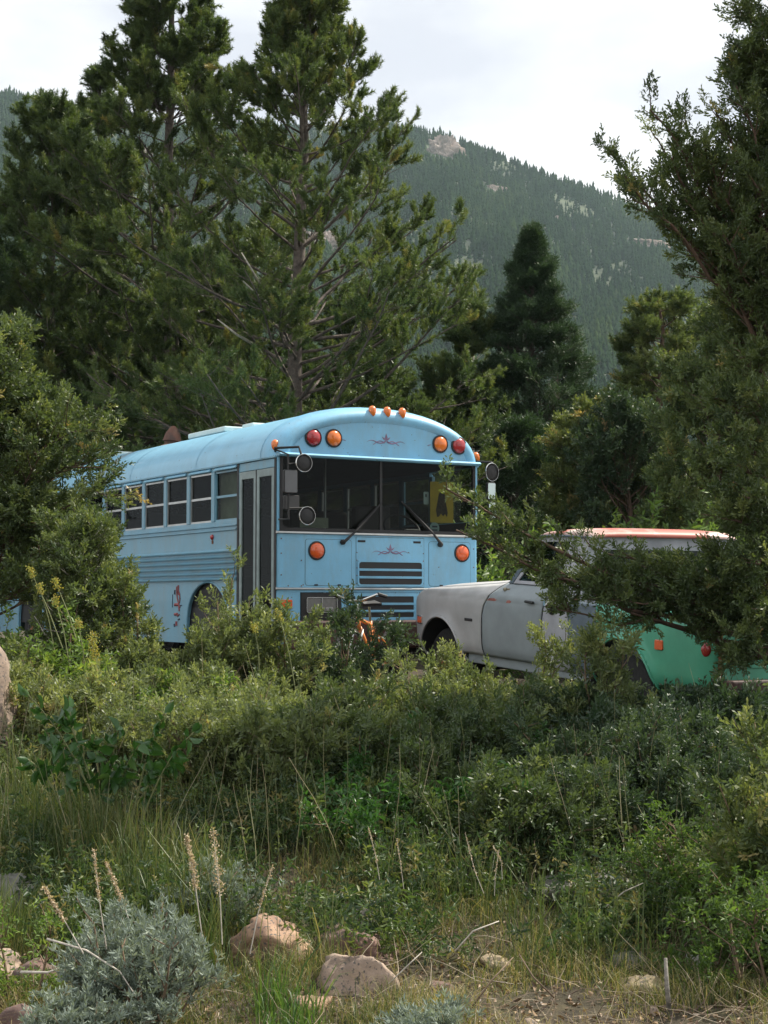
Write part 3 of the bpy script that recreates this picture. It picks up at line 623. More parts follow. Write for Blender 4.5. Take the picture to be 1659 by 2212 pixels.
# things shown behind the windscreen (standing on the dash)
def front_item(nm, u0, v0, u1, v1, by, m, label, cat, r=.004):
    x0, z1 = busF(u0, v0, by); x1, z0 = busF(u1, v1, by)
    b = MB(); b.prism(rrect(x0, x1, z0, z1, r), 1, by-.003, by+.003); o = b.build(nm, m, None); o.location = tuple(BP); o.rotation_euler = (0, 0, BTH); tag(o, label, cat); return o, x0, x1, z0, z1
po, a0, a1, c0, c1 = front_item('yellow_poster', 929, 1040, 979, 1130, .045, mat('yellow_card', (.60, .42, .03), .7, var=.1), 'yellow poster with a dark shaggy figure hanging behind the right of the windscreen', 'poster')
cx = (a0+a1)/2; w = (a1-a0); h = c1-c0
fig = [(-.20, -.38), (-.24, -.20), (-.19, -.02), (-.15, .12), (-.13, .20), (-.08, .27), (0, .29), (.09, .26), (.13, .18), (.15, .05), (.20, -.12), (.24, -.26), (.21, -.38), (.13, -.30), (.05, -.36), (-.04, -.29), (-.12, -.37)]
MB().prism([(cx+a*w*1.05, (c0+c1)/2+c*h*.95) for a, c in fig], 1, .0405, .0418).build('printed_figure', mat('brown_print', (.07, .05, .02), .8, var=.5, scale=30), po)
cb, *_ = front_item('cardboard_sheet', 648, 1117, 709, 1141, .12, mat('pale_card', (.34, .36, .27), .8), 'pale cardboard sheet propped on the left of the bus dashboard', 'cardboard')
st = MB(); sx_, sz_ = busF(938, 1141, .03); st.lathe([(.062, 0), (.062, .004)], (sx_, .028, sz_), (0, -1, 0), 24); st = st.build('round_sticker', mat('pale_teal_sticker', (.36, .52, .50), .6), None); st.location = tuple(BP); st.rotation_euler = (0, 0, BTH); tag(st, 'round pale teal sticker low behind the windscreen below the yellow poster', 'sticker')
b = MB(); b.box(sx_-.03, sx_+.035, .0215, .0235, sz_+.008, sz_+.026); b.box(sx_-.03, sx_+.035, .0215, .0235, sz_-.03, sz_-.012); b.build('printed_bars', m_navy, st)
mk, a0, a1, c0, c1 = front_item('white_mask', 915, 1062, 926, 1090, .09, m_white, 'small white mask with dark eye hole beside the yellow poster', 'mask', .012)
MB().prism(rrect(a0+.02, a0+.036, (c0+c1)/2+.01, (c0+c1)/2+.045, .007), 1, .0845, .0865).build('eye_hole', m_black, mk)
# ------------------------------------------------------------------ old wagon / truck
TTH, TTI = R_(65), R_(2.7)
a0 = np.array([math.cos(TTH), -math.sin(TTH), 0]); tn = np.array([math.sin(TTH), math.cos(TTH), 0])
tax = a0*math.cos(TTI)-np.array([0, 0, math.sin(TTI)]); tup = a0*math.sin(TTI)+np.array([0, 0, math.cos(TTI)])
TM = Matrix(((tax[0], tn[0], tup[0]), (tax[1], tn[1], tup[1]), (tax[2], tn[2], tup[2])))
truck = empty('old_truck', (.269, 16.5, -.07), tuple(TM.to_euler()), 'old grey primer pickup truck with faded red cab roof and sea green bed end', 'truck')
t_fen = mat('light_grey_primer', (.43, .435, .44), .6, var=.12, scale=2.5)
t_door = mat('blue_grey_primer', (.27, .31, .33), .6, var=.12, scale=2.)
t_cab = mat('pale_grey_primer', (.40, .41, .45), .55, var=.15, scale=3)
t_quar = mat('slate_blue_paint', (.11, .15, .19), .5, var=.2, scale=3)
t_green = mat('sea_green_paint', (.085, .40, .26), .38, var=.12, scale=2.5, coat=.25)
t_roof = mat('faded_red_roof_paint', (.62, .55, .50), .5, var=.1, scale=1.6, col2=(.42, .105, .075), thr=(.50, .66), detail=9)
TW = 1.95
ARCH = ((.655, .43, .455), (3.90, .43, .465))
def inset(s, z):
    o = .0
    if z > 1.125: o += (z-1.125)*.75+((z-1.125)**2)*2
    elif z > 1.06: o += .012*((z-1.06)/.065)
    else: o += .012*max(0, 1-abs(z-1.06)/.12)*0+.03*((1.06-z)/.5)**2
    if z < .66: o += .06*((.66-z)/.16)**2
    for (cs, cz, r) in ARCH:
        q = math.hypot(s-cs, z-cz)
        if q < r+.10: o -= .028*(1-max(0, q-r)/.10)**2
    if s < .22: o += .17*(1-math.sqrt(max(0, 1-((.22-s)/.30)**2)))
    if s > 4.88: o += .09*(1-math.sqrt(max(0, 1-((s-4.88)/.22)**2)))
    return o
def interp(tab, x): return float(np.interp(x, [a for a, _ in tab], [b for _, b in tab]))
ZT = [(-.067, .90), (0, .98), (.077, 1.045), (.2, 1.115), (.37, 1.158), (1.02, 1.20), (1.65, 1.25), (1.8, 1.27), (3.06, 1.27), (3.065, 1.155), (5.1, 1.125)]
FG = [(.5, 1.50), (.68, 1.495), (.95, 1.51), (1.05, 1.545), (1.154, 1.63), (1.218, 1.70), (1.29, 1.80)]
RG = [(.5, 2.62), (.95, 2.62), (1.1, 2.65), (1.29, 2.73)]
def skin(nm, m, s0, s1, par, z0=.50, bottom=None, stepz=.028, steps=.032, cut=True):
    nz = int((1.27-z0)/stepz); S0 = s0 if callable(s0) else (lambda z: s0); S1 = s1 if callable(s1) else (lambda z: s1)
    ns = max(3, int((S1(.8)-S0(.8))/steps)); P = {}; val = {}
    for i in range(ns+1):
        for j in range(nz+1):
            t = j/nz; z = z0+(1.27-z0)*t; s = S0(z)+(S1(z)-S0(z))*i/ns; zt = interp(ZT, s)
            zb = z0+(bottom(s) if bottom else 0); z = zb+(zt-zb)*t; P[i, j] = [s, z]
    def inside(p): return any(math.hypot(p[0]-c, p[1]-zc) < r or (abs(p[0]-c) < r and p[1] < zc) for c, zc, r in ARCH)
    ins = {k: cut and inside(p) for k, p in P.items()}
    for side in (0, 1):
        b = MB(); idx = {}
        def V(k):
            if k in idx: return idx[k]
            s, z = P[k]
            if ins[k]:
                for c, zc, r in ARCH:
                    if abs(s-c) < r+.01 and z < zc+r:
                        if z > zc: q = math.hypot(s-c, z-zc) or 1e-3; s, z = c+(s-c)/q*r, zc+(z-zc)/q*r
                        else: s = c+math.copysign(r, s-c)
            o = inset(s, z); idx[k] = len(b.v); b.v.append((s, o if side == 0 else TW-o, z)); return idx[k]
        for i in range(ns):
            for j in range(nz):
                q = [(i, j), (i+1, j), (i+1, j+1), (i, j+1)]
                if all(ins[k] for k in q): continue
                b.f.append(tuple(V(k) for k in q))
        b.build(nm, m, par, smooth=True, solid=.004)
g_ = .011
skin('fender', t_fen, lambda z: -.067+.0*z, lambda z: interp(FG, z)-g_, truck, z0=.56, bottom=lambda s: .0+max(0, (.15-s))*.9)
skin('rocker_panel', t_fen, 1.36, 1.494, truck, z0=.50, cut=False) if False else None
skin('door', t_door, lambda z: interp(FG, z)+g_, lambda z: interp(RG, z)-g_, truck, z0=.56)
skin('cab_corner', t_cab, lambda z: interp(RG, z)+g_, 3.06, truck, z0=.52)
skin('quarter_panel', t_quar, 3.068, 3.50, truck, z0=.52)
skin('rear_quarter', t_green, 3.506, 5.09, truck, z0=.54, bottom=lambda s: max(0, (s-4.4))*.10)
for side in (0, 1):
    Y = lambda o: o if side == 0 else TW-o
    for (c, zc, r), m in zip(ARCH, (t_fen, t_green)):
        pts = [(c-r*math.cos(math.pi*k/24), zc+r*math.sin(math.pi*k/24)) for k in range(25)]
        pts = [(c-r-.002, zc-.02)]+pts+[(c+r+.002, zc-.02)]
        MB().tube([(s, Y(inset(s, z)-.004), z) for s, z in pts], .011, 6).build('arch_lip', m, truck, smooth=True)
        b = MB(); sec = [(c-(r+.0)*math.cos(math.pi*k/16), zc+(r+.0)*math.sin(math.pi*k/16)) for k in range(17)]
        b.loft([[(s, Y(.0), z) for s, z in sec], [(s, Y(.42), z) for s, z in sec]]); b.add([(s, Y(.42), z) for s, z in sec], [tuple(range(17))]); b.build('wheel_well', m_black, truck)
    b = MB(); b.box(1.12, 3.44, Y(.075) if side == 0 else Y(.135), Y(.135) if side == 0 else Y(.075), .47, .565); b.build('rocker', t_door, truck, bevel=.01)
    # trim on the fender and door
    b = MB(); b.box(1.165, 1.325, Y(inset(1.25, .89))-.006, Y(inset(1.25, .89))+.006, .872, .902); b.build('emblem', m_black, truck, bevel=.006)
    b = MB(); b.prism(rrect(.150, .255, .785, .870, .008), 1, Y(inset(.2, .83))-.016, Y(inset(.2, .83))+.016); sm = b.build('side_marker_lamp', m_chrome, truck, bevel=.004)
    b = MB(); b.prism(rrect(.162, .243, .797, .858, .006), 1, Y(inset(.2, .83))-.021, Y(inset(.2, .83))+.021); b.build('lens', l_org, sm, bevel=.004)
    b = MB(); yy = inset(4.42, .875); b.prism(rrect(4.365, 4.475, .835, .915, .015), 1, Y(yy)-.012, Y(yy)+.012); b.build('side_marker_lamp', l_org, truck, bevel=.006)
    b = MB(); sg = -1 if side == 0 else 1; b.lathe([(.062, -.01), (.062, .012), (.056, .02), (.03, .028), (0, .030)], (4.985, Y(.035), .885), (0, sg, 0), 24); b.build('tail_lamp', l_red, truck, smooth=True)
    b = MB(); b.lathe([(.040, -.01), (.040, .015), (0, .03)], (4.975, Y(.055), .765), (0, sg, 0), 20); b.build('reversing_lamp', mat('pinkish_lens', (.55, .38, .34), .4), truck, smooth=True)
    b = MB(); b.tube([(2.36, Y(inset(2.4, 1.1)-.025), 1.115), (2.50, Y(inset(2.4, 1.1)-.025), 1.11)], .013, 6); b.build('door_handle', m_black, truck)
    if side == 0:
        yy = inset(2.75, 1.13); b = MB(); b.lathe([(.060, 0), (.060, .03), (.05, .05), (.0, .058)], (2.77, yy, 1.125), (-.15, -1, .35), 20); b.build('fuel_cap', m_chrome, truck, auto=40)
        b = MB(); b.lathe([(.085, -.004), (.085, .004), (0, .006)], (2.80, yy-.002, 1.105), (0, -1, .1), 20); b.build('fuel_cap_seal', m_black, truck, smooth=True)
        for x_, z_, w_ in ((1.70, 1.10, .10), (2.02, 1.095, .05)):
            yy = inset(x_, z_); b = MB(); b.prism([(x_-w_, z_-.008), (x_-w_*.3, z_-.022), (x_+w_*.5, z_-.012), (x_+w_, z_+.004), (x_+w_*.4, z_+.016), (x_-w_*.5, z_+.013)], 1, yy-.004, yy+.001); b.build('rust_patch', mat('red_oxide', (.42, .16, .13), .8, var=.3), truck)
        b = MB(); b.lathe([(.02, 0), (.02, .02), (0, .03)], (1.86, inset(1.86, 1.2)-.0, 1.20), (0, -1, .3), 10); b.box(1.80, 1.92, inset(1.86, 1.2)-.004, inset(1.86, 1.2)+.01, 1.185, 1.215); b.build('mirror_mount', mat('tarnished_metal', (.30, .27, .20), .5, .6), truck, bevel=.003)
# hood, cowl, front
def across(s, z, crown, o=None, n=12):
    o = inset(s, interp(ZT, s)) if o is None else o
    return [(s, o+(TW-2*o)*k/n, z+crown*(1-abs(2*k/n-1)**2.6)) for k in range(n+1)]
b = MB(); b.loft([across(s, interp(ZT, s)-.001, .035+.03*min(1, s/.4)) for s in (.02, .1, .2, .3, .45, .7, 1.0, 1.3, 1.62)]); b.build('hood', t_fen, truck, smooth=True, solid=.006)
b = MB(); b.loft([across(s, interp(ZT, s)-.004, .055) for s in (1.64, 1.72, 1.84)]); b.build('cowl', t_door, truck, smooth=True)
b = MB(); b.loft([across(.02, z, 0, o) for z, o in ((.60, .10), (.75, .055), (.93, .11), (1.01, .17))]); fp = b.build('front_panel', t_fen, truck)
b = MB(); b.box(-.03, .018, .30, TW-.30, .72, .97); gr = b.build('grille', m_black, truck, bevel=.01)
b = MB(); [b.box(-.04, -.028, .31, TW-.31, .75+.06*k, .765+.06*k) for k in range(4)]; b.build('grille_bar', m_chrome, gr)
for y in (.38, TW-.38): MB().lathe([(.09, 0), (.09, .02), (.075, .03), (0, .045)], (-.045, y, .85), (-1, 0, 0), 20).build('headlight', l_clr, truck, auto=40)
MB().prism([(-.10, .10), (-.16, .3), (-.18, .9), (-.16, TW-.3), (-.10, TW-.10), (-.02, TW-.10), (-.02, .10)], 2, .52, .66).build('bumper', m_chrome, truck, bevel=.015)
MB().prism([(5.10, .10), (5.20, .12), (5.20, TW-.12), (5.10, TW-.10)], 2, .52, .66).build('bumper', m_maroon, truck, bevel=.015)
# greenhouse
def yo(z): return .118+(z-1.27)*.16
def gpanel(nm, poly, m, side, hole=None, th=.03, dy=0., par=None):
    b = MB(); Y = (lambda y: y) if side == 0 else (lambda y: TW-y)
    n = len(poly)
    if hole:
        vs = [(s, Y(yo(z)+dy), z) for s, z in poly+hole]+[(s, Y(yo(z)+dy+th), z) for s, z in poly+hole]; fs = []
        for i in range(n):
            j = (i+1) % n; fs += [(i, j, n+j, n+i), (2*n+i, 3*n+i, 3*n+j, 2*n+j), (i, 2*n+i, 2*n+j, j), (n+i, n+j, 3*n+j, 3*n+i)]
        b.add(vs, fs)
    else:
        vs = [(s, Y(yo(z)+dy), z) for s, z in poly]+[(s, Y(yo(z)+dy+th), z) for s, z in poly]
        b.add(vs, [tuple(range(n)), tuple(range(2*n-1, n-1, -1))]+[(i, i+n, (i+1) % n+n, (i+1) % n) for i in range(n)])
    return b.build(nm, m, par or truck, bevel=.004 if hole or th > .01 else 0)
tg = glassmat('truck_glass', (.30, .34, .32), .12, .35)
for side in (0, 1):
    gpanel('window_frame', [(1.90, 1.262), (2.335, 1.700), (2.845, 1.712), (2.745, 1.262)], t_cab, side, [(1.985, 1.292), (2.375, 1.655), (2.785, 1.665), (2.70, 1.292)])
    gpanel('window_glass', [(1.985, 1.292), (2.375, 1.655), (2.785, 1.665), (2.70, 1.292)], tg, side, th=.004, dy=.012)
    gpanel('pillar', [(1.80, 1.262), (2.265, 1.715), (2.32, 1.715), (1.885, 1.262)], t_quar, side, dy=.004)
    gpanel('pillar', [(2.755, 1.262), (2.855, 1.715), (3.10, 1.715), (3.05, 1.262)], t_cab, side)
def rsec2(s, z, n=14, h=.075, o=None):
    o = yo(1.71)-.012 if o is None else o; return [(s, o+(TW-2*o)*.5*(1-math.copysign(abs(math.cos(math.pi*k/n))**.55, math.cos(math.pi*k/n))), z+h*math.sin(math.pi*k/n)**.6) for k in range(n+1)]
b = MB(); b.loft([rsec2(s, z, h=h, o=o) for s, z, h, o in ((2.22, 1.700, .015, .22), (2.26, 1.705, .035, .19), (2.34, 1.705, .055, .175), (2.6, 1.712, .07, None), (2.85, 1.714, .073, None), (3.0, 1.712, .068, None), (3.08, 1.705, .05, .20), (3.12, 1.695, .02, .22))])
rf_ = b.build('roof', t_roof, truck, smooth=True, solid=.012)
for side in (0, 1):
    y0 = yo(1.7)-.018; y0 = y0 if side == 0 else TW-y0
    MB().tube([(2.27, y0, 1.708), (2.6, y0, 1.716), (3.06, y0, 1.706)], .011, 6).build('rain_gutter', t_quar, truck)
b = MB(); b.add([(1.83, .16, 1.275), (1.83, TW-.16, 1.275), (2.29, TW-.22, 1.715), (2.29, .22, 1.715)], [(0, 1, 2, 3)]); b.build('windscreen', tg, truck)
# cab back wall with its window, open bed, tailgate
b = MB(); F = lambda y, z: (3.095-(z-1.15)*.05, y, z)
def quad(y0, y1, z0, z1, ya=None, yb=None):
    ya = y0 if ya is None else ya; yb = y1 if yb is None else yb
    v = [F(y0, z0), F(y1, z0), F(yb, z1), F(ya, z1)]; b.add(v+[(p[0]-.03, p[1], p[2]) for p in v], [(0, 1, 2, 3), (7, 6, 5, 4), (0, 4, 5, 1), (1, 5, 6, 2), (2, 6, 7, 3), (3, 7, 4, 0)])
quad(.05, TW-.05, .60, 1.33, .13, TW-.13); quad(.13, .36, 1.331, 1.60, .17, .36); quad(TW-.36, TW-.13, 1.331, 1.60, TW-.36, TW-.17); quad(.17, TW-.17, 1.601, 1.715, .20, TW-.20); b.build('cab_back', t_cab, truck, bevel=.004)
MB().add([(3.075, .36, 1.33), (3.075, TW-.36, 1.33), (3.065, TW-.36, 1.60), (3.065, .36, 1.60)], [(0, 1, 2, 3)]).build('rear_window', tg, truck)
b = MB(); b.box(3.12, 5.06, .09, .13, .70, 1.10); b.box(3.12, 5.06, TW-.13, TW-.09, .70, 1.10); b.box(3.12, 5.06, .13, TW-.13, .66, .70); b.box(3.10, 3.13, .09, TW-.09, .66, 1.12); b.build('bed_lining', t_quar, truck)
for ya in (.045, TW-.135):
    b = MB(); b.box(3.08, 5.05, ya, ya+.09, 1.118, 1.142); b.build('bed_rail', t_green, truck, bevel=.006)
b = MB(); b.box(5.06, 5.09, .10, TW-.10, .64, 1.125); b.box(5.085, 5.10, .22, TW-.22, .74, 1.03); b.build('tailgate', t_green, truck, bevel=.008)
for ya in (.085, TW-.085): MB().tube([(5.09, ya, .62), (5.09, ya, 1.12)], .018, 6).build('tailgate_post', m_rust, truck)
MB().box(.1, 5.05, .12, TW-.12, .50, .58).build('floor_pan', m_dark, truck)
for s in (2.35,):
    st_ = MB().box(s, s+.50, .25, TW-.25, .78, .92).build('seat', m_seat, truck, bevel=.03); MB().box(s+.47, s+.60, .25, TW-.25, .85, 1.32).build('backrest', m_seat, st_, bevel=.04)
b = MB(); b.tube([(2.12+.04*math.sin(t), .55+.2*math.cos(t), 1.22+.17*math.sin(t)) for t in np.linspace(0, 2*math.pi, 21)], .012, 6, False); b.build('steering_wheel', m_black, truck)
for s in (.655, 3.90):
    wheel(truck, s, .07, .385, .385, .22, (0, 1, 0), .52, m_rim); wheel(truck, s, TW-.07, .385, .385, .22, (0, -1, 0), .52, m_rim)
b = MB(); b.tube([(.655, .2, .385), (.655, TW-.2, .385)], .04, 8); b.tube([(3.9, .2, .385), (3.9, TW-.2, .385)], .045, 8); b.build('axle', m_black, truck)

# ------------------------------------------------------------------ bicycle in front of the bus
fw = np.array([-.33, 15.30]); rw_ = np.array([.10, 16.13]); hd = rw_-fw; WB = float(np.linalg.norm(hd)); hd = hd/WB
zg = float(gz(fw[0], fw[1]))
bike = empty('bicycle', (fw[0], fw[1], 0.0), (0, 0, math.atan2(hd[1], hd[0])), 'orange framed bicycle leaning at the front of the blue bus', 'bicycle')
m_orf = mat('orange_frame_paint', (.72, .24, .06), .35, coat=.4, var=.05)
WR = .33
def bwheel(x, nm='wheel'):
    b = MB(); b.tube([(x+WR*math.cos(t), 0, WR+WR*math.sin(t)) for t in np.linspace(0, 2*math.pi, 41)], .018, 7, False); w = b.build(nm, m_tyre, bike, smooth=True)
    b = MB(); b.tube([(x+(WR-.022)*math.cos(t), 0, WR+(WR-.022)*math.sin(t)) for t in np.linspace(0, 2*math.pi, 41)], .008, 6, False)
    for k in range(14):
        t = k*math.pi/7; b.tube([(x+.015*math.cos(t+1), .02*(-1)**k, WR+.015*math.sin(t+1)), (x+(WR-.02)*math.cos(t), 0, WR+(WR-.02)*math.sin(t))], .0016, 4)
    b.lathe([(.018, -.04), (.018, .04)], (x, 0, WR), (0, 1, 0), 10); b.build('rim', m_alu, w)
bwheel(0); bwheel(WB)
bb = (WB-.42, 0, .29); hb_, ht = (.20, 0, .66), (.165, 0, .78); stp = (WB-.56+.06, 0, .76)
b = MB(); b.tube([hb_, ht], .020, 8); b.tube([(.20, 0, .68), bb], .022, 8); b.tube([(.175, 0, .765), (WB-.50, 0, .70)], .020, 8); b.tube([bb, (WB-.51, 0, .74)], .018, 8)
for s in (.05, -.05): b.tube([bb, (WB, s, WR)], .010, 6); b.tube([(WB-.50, s*.2, .70), (WB, s, WR)], .010, 6)
b.build('frame', m_orf, bike, smooth=True)
b = MB(); [b.tube([(.20, s*.8, .66), (.16, s, .60), (.0, s, WR)], .011, 6) for s in (.045, -.045)]; b.tube([ht, (.14, 0, .93)], .014, 6); b.build('fork', m_alu, bike, smooth=True)
b = MB(); b.tube([(.22, -.27, .98), (.14, -.22, 1.0), (.12, -.06, .94), (.12, .06, .94), (.14, .22, 1.0), (.22, .27, .98)], .012, 7); b.build('handlebar', m_chrome, bike, smooth=True)
b = MB(); b.tube([(.24, -.275, .977), (.14, -.235, 1.003)], .018, 7); b.tube([(.24, .275, .977), (.14, .235, 1.003)], .018, 7); b.build('grip', m_black, bike)
b = MB(); b.tube([(WB-.51, 0, .72), (WB-.535, 0, .88)], .013, 7); b.build('seat_post', m_chrome, bike)
b = MB(); b.loft([[(WB-.70+.02, -.02, .895), (WB-.70, 0, .915), (WB-.68, .02, .895)], [(WB-.55, -.05, .90), (WB-.55, 0, .92), (WB-.55, .05, .90)], [(WB-.42, -.08, .90), (WB-.42, 0, .93), (WB-.42, .08, .90)]]); b.build('saddle', m_black, bike, solid=.03)
b = MB(); b.tube([(bb[0], -.09, bb[2]), (bb[0]+.10, -.09, bb[2]-.14)], .010, 6); b.tube([(bb[0], .09, bb[2]), (bb[0]-.10, .09, bb[2]+.14)], .010, 6); b.lathe([(.09, -.002), (.09, .002)], (bb[0], .06, bb[2]), (0, 1, 0), 20); b.box(bb[0]+.06, bb[0]+.15, -.18, -.09, bb[2]-.155, bb[2]-.13); b.box(bb[0]-.15, bb[0]-.06, .09, .18, bb[2]+.13, bb[2]+.155); b.build('crankset', m_black, bike)
# ------------------------------------------------------------------ ground
def ground_mat():
    m = bpy.data.materials.new('soil_and_litter'); m.use_nodes = True; nt = m.node_tree; b = nt.nodes['Principled BSDF']; b.inputs['Roughness'].default_value = .95
    tc = nt.nodes.new('ShaderNodeTexCoord'); n = nt.nodes.new('ShaderNodeTexNoise'); n.inputs['Scale'].default_value = 9; n.inputs['Detail'].default_value = 9; n.inputs['Roughness'].default_value = .75
    n2 = nt.nodes.new('ShaderNodeTexNoise'); n2.inputs['Scale'].default_value = .9; n2.inputs['Detail'].default_value = 4
    for q in (n, n2): nt.links.new(tc.outputs['Object'], q.inputs['Vector'])
    cr = nt.nodes.new('ShaderNodeValToRGB'); e = cr.color_ramp.elements; e[0].position = .3; e[0].color = (.025, .018, .013, 1); e[1].position = .72; e[1].color = (.12, .088, .058, 1); q = e.new(.5); q.color = (.06, .043, .030, 1)
    c2 = nt.nodes.new('ShaderNodeValToRGB'); c2.color_ramp.elements[0].position = .45; c2.color_ramp.elements[1].position = .6
    mx = nt.nodes.new('ShaderNodeMixRGB'); mx.blend_type = 'MULTIPLY'; mx.inputs[2].default_value = (.75, .95, .5, 1)
    nt.links.new(n.outputs['Fac'], cr.inputs[0]); nt.links.new(n2.outputs['Fac'], c2.inputs[0]); nt.links.new(c2.outputs[0], mx.inputs[0]); nt.links.new(cr.outputs[0], mx.inputs[1]); nt.links.new(mx.outputs[0], b.inputs['Base Color'])
    bp = nt.nodes.new('ShaderNodeBump'); bp.inputs['Strength'].default_value = .8; bp.inputs['Distance'].default_value = .04; nt.links.new(n.outputs['Fac'], bp.inputs['Height']); nt.links.new(bp.outputs[0], b.inputs['Normal'])
    return m
m_gr = ground_mat()
xs = np.concatenate([[-1500, -400, -120, -40], np.arange(-16, 16.1, .25), [40, 120, 400, 1500]]); ys = np.concatenate([[-300, -60, -20], np.arange(-8, 32, .25), [45, 70, 120, 220, 400, 800, 1900]])
XX, YY = np.meshgrid(xs, ys); ZZ = gz(XX, YY); ZZ[YY > 31] = -.05; ZZ[np.abs(XX) > 20] = np.where(YY[np.abs(XX) > 20] < 10, -.74, -.05)
V = np.stack([XX, YY, ZZ], -1).reshape(-1, 3); nx = len(xs); i, j = np.meshgrid(np.arange(len(ys)-1), np.arange(nx-1), indexing='ij'); a = (i*nx+j).ravel()
T = np.concatenate([np.stack([a, a+1, a+nx+1], 1), np.stack([a, a+nx+1, a+nx], 1)])
tag(fastmesh('ground', V, T, m_gr, smooth=True), kind='structure')

# ------------------------------------------------------------------ the mountain
RIDGE = [(-700, 330), (-350, 240), (0, 192), (60, 205), (180, 232), (330, 262), (480, 268), (640, 262), (780, 262), (900, 272), (950, 285), (1000, 300), (1060, 325), (1130, 352), (1210, 385), (1300, 412), (1400, 455), (1500, 500), (1580, 548), (1660, 610), (1800, 700), (2100, 860), (2600, 1060)]
YR, YF = 1150., 330.
ru = np.array([a for a, _ in RIDGE], float); rv = np.array([b for _, b in RIDGE], float)
def zridge(u): return EYE+(1295-np.interp(u, ru, rv))/FPX*YR*1.004
rngm = np.random.default_rng(5)
def mz(u, t):
    """height on the slope: u = direction, t = 0 foot .. 1 ridge"""
    h = zridge(u); g = 14*np.sin(u*.011+t*4)*np.sin(t*3.1)+9*np.sin(u*.027-t*7)*np.sin(t*3.1)
    return h*(t**1.12)+g*(t*(1.0-t))*2.2
us = np.linspace(-1100, 2900, 150); ts = np.linspace(0, 1, 46)
def mpt(u, t): y = YF+(YR-YF)*t; return np.stack([(u-829.5)/FPX*y, y, mz(u, t)], -1)
U, Tt = np.meshgrid(us, ts); V = mpt(U, Tt); back = V[-1].copy(); back[:, 1] += 300; back[:, 2] = -5; V = np.concatenate([V, back[None]]).reshape(-1, 3); nx = len(us); nyy = len(ts)+1
i, j = np.meshgrid(np.arange(nyy-1), np.arange(nx-1), indexing='ij'); a = (i*nx+j).ravel(); T = np.concatenate([np.stack([a, a+1, a+nx+1], 1), np.stack([a, a+nx+1, a+nx], 1)])
m_hill = mat('mountain_meadow', (.055, .075, .035), .95, var=.3, scale=.02, col2=(.030, .045, .025), thr=(.42, .6))
tag(fastmesh('mountain', V, T, m_hill, smooth=True), kind='structure')
# forest on it: thousands of small conifers reading as one mass
def conetree(nt_=3, n=6):
    V = []; T = []
    for k in range(nt_):
        z0 = .12+.27*k; z1 = min(1, z0+.46); r = .19*(1-.28*k); b = len(V); V.append((0, 0, z1))
        for q in range(n): V.append((r*math.cos(q*2*math.pi/n+k)*(1+.25*(q % 2)), r*math.sin(q*2*math.pi/n+k)*(1+.25*(q % 2)), z0+.05*(q % 2)))
        for q in range(n): T.append((b, b+1+q, b+1+(q+1) % n))
    return np.array(V), np.array(T)
cv, ct = conetree()
NF = 42000
u = rngm.uniform(-120, 1780, NF); t = rngm.random(NF)**.72*.995+.003
den = np.sin(u*.013+t*9)*.5+np.sin(u*.031-t*17)*.35+np.sin(u*.007+t*31)*.3
thin = (den < -.62) & (rngm.random(NF) < .75)
CL = [(962, 318, 46, 30), (1072, 405, 26, 12), (1408, 523, 44, 13), (690, 515, 42, 22), (1205, 470, 14, 6), (1010, 590, 40, 16), (300, 330, 30, 14)]
P = mpt(u, t); vv = 1106-(P[:, 2]-EYE-np.tan(PIT)*P[:, 1])/P[:, 1]*FPX  # approx picture row
bare = np.zeros(NF, bool)
for (cu, cv_, wu, wv) in CL: bare |= ((u-cu)/(wu*1.0))**2+((vv-cv_)/(wv*.85))**2 < 1
k = ~(bare | thin); P = P[k]; Dz = np.tile([[0, 0, 1.]], (len(P), 1))
S = rngm.uniform(3.6, 8.4, len(P)); S[rngm.random(len(P)) < .1] *= 1.3; P[:, 2] -= .6
V, T = scatter(cv, ct, P, Dz, S, rngm); ti = np.clip(.42+.26*den[k]+rngm.normal(0, .10, len(P)), 0, 1)
m_mf = leafmat('mountain_forest', [(0, (.014, .032, .015)), (.5, (.026, .054, .022)), (.8, (.052, .086, .030)), (1, (.10, .14, .04))], .45, .9, .0)
o = fastmesh('forest', V, T, m_mf, tint=np.repeat(ti, len(cv))); tag(o, 'dark conifer forest covering the mountainside', 'forest', kind='stuff')
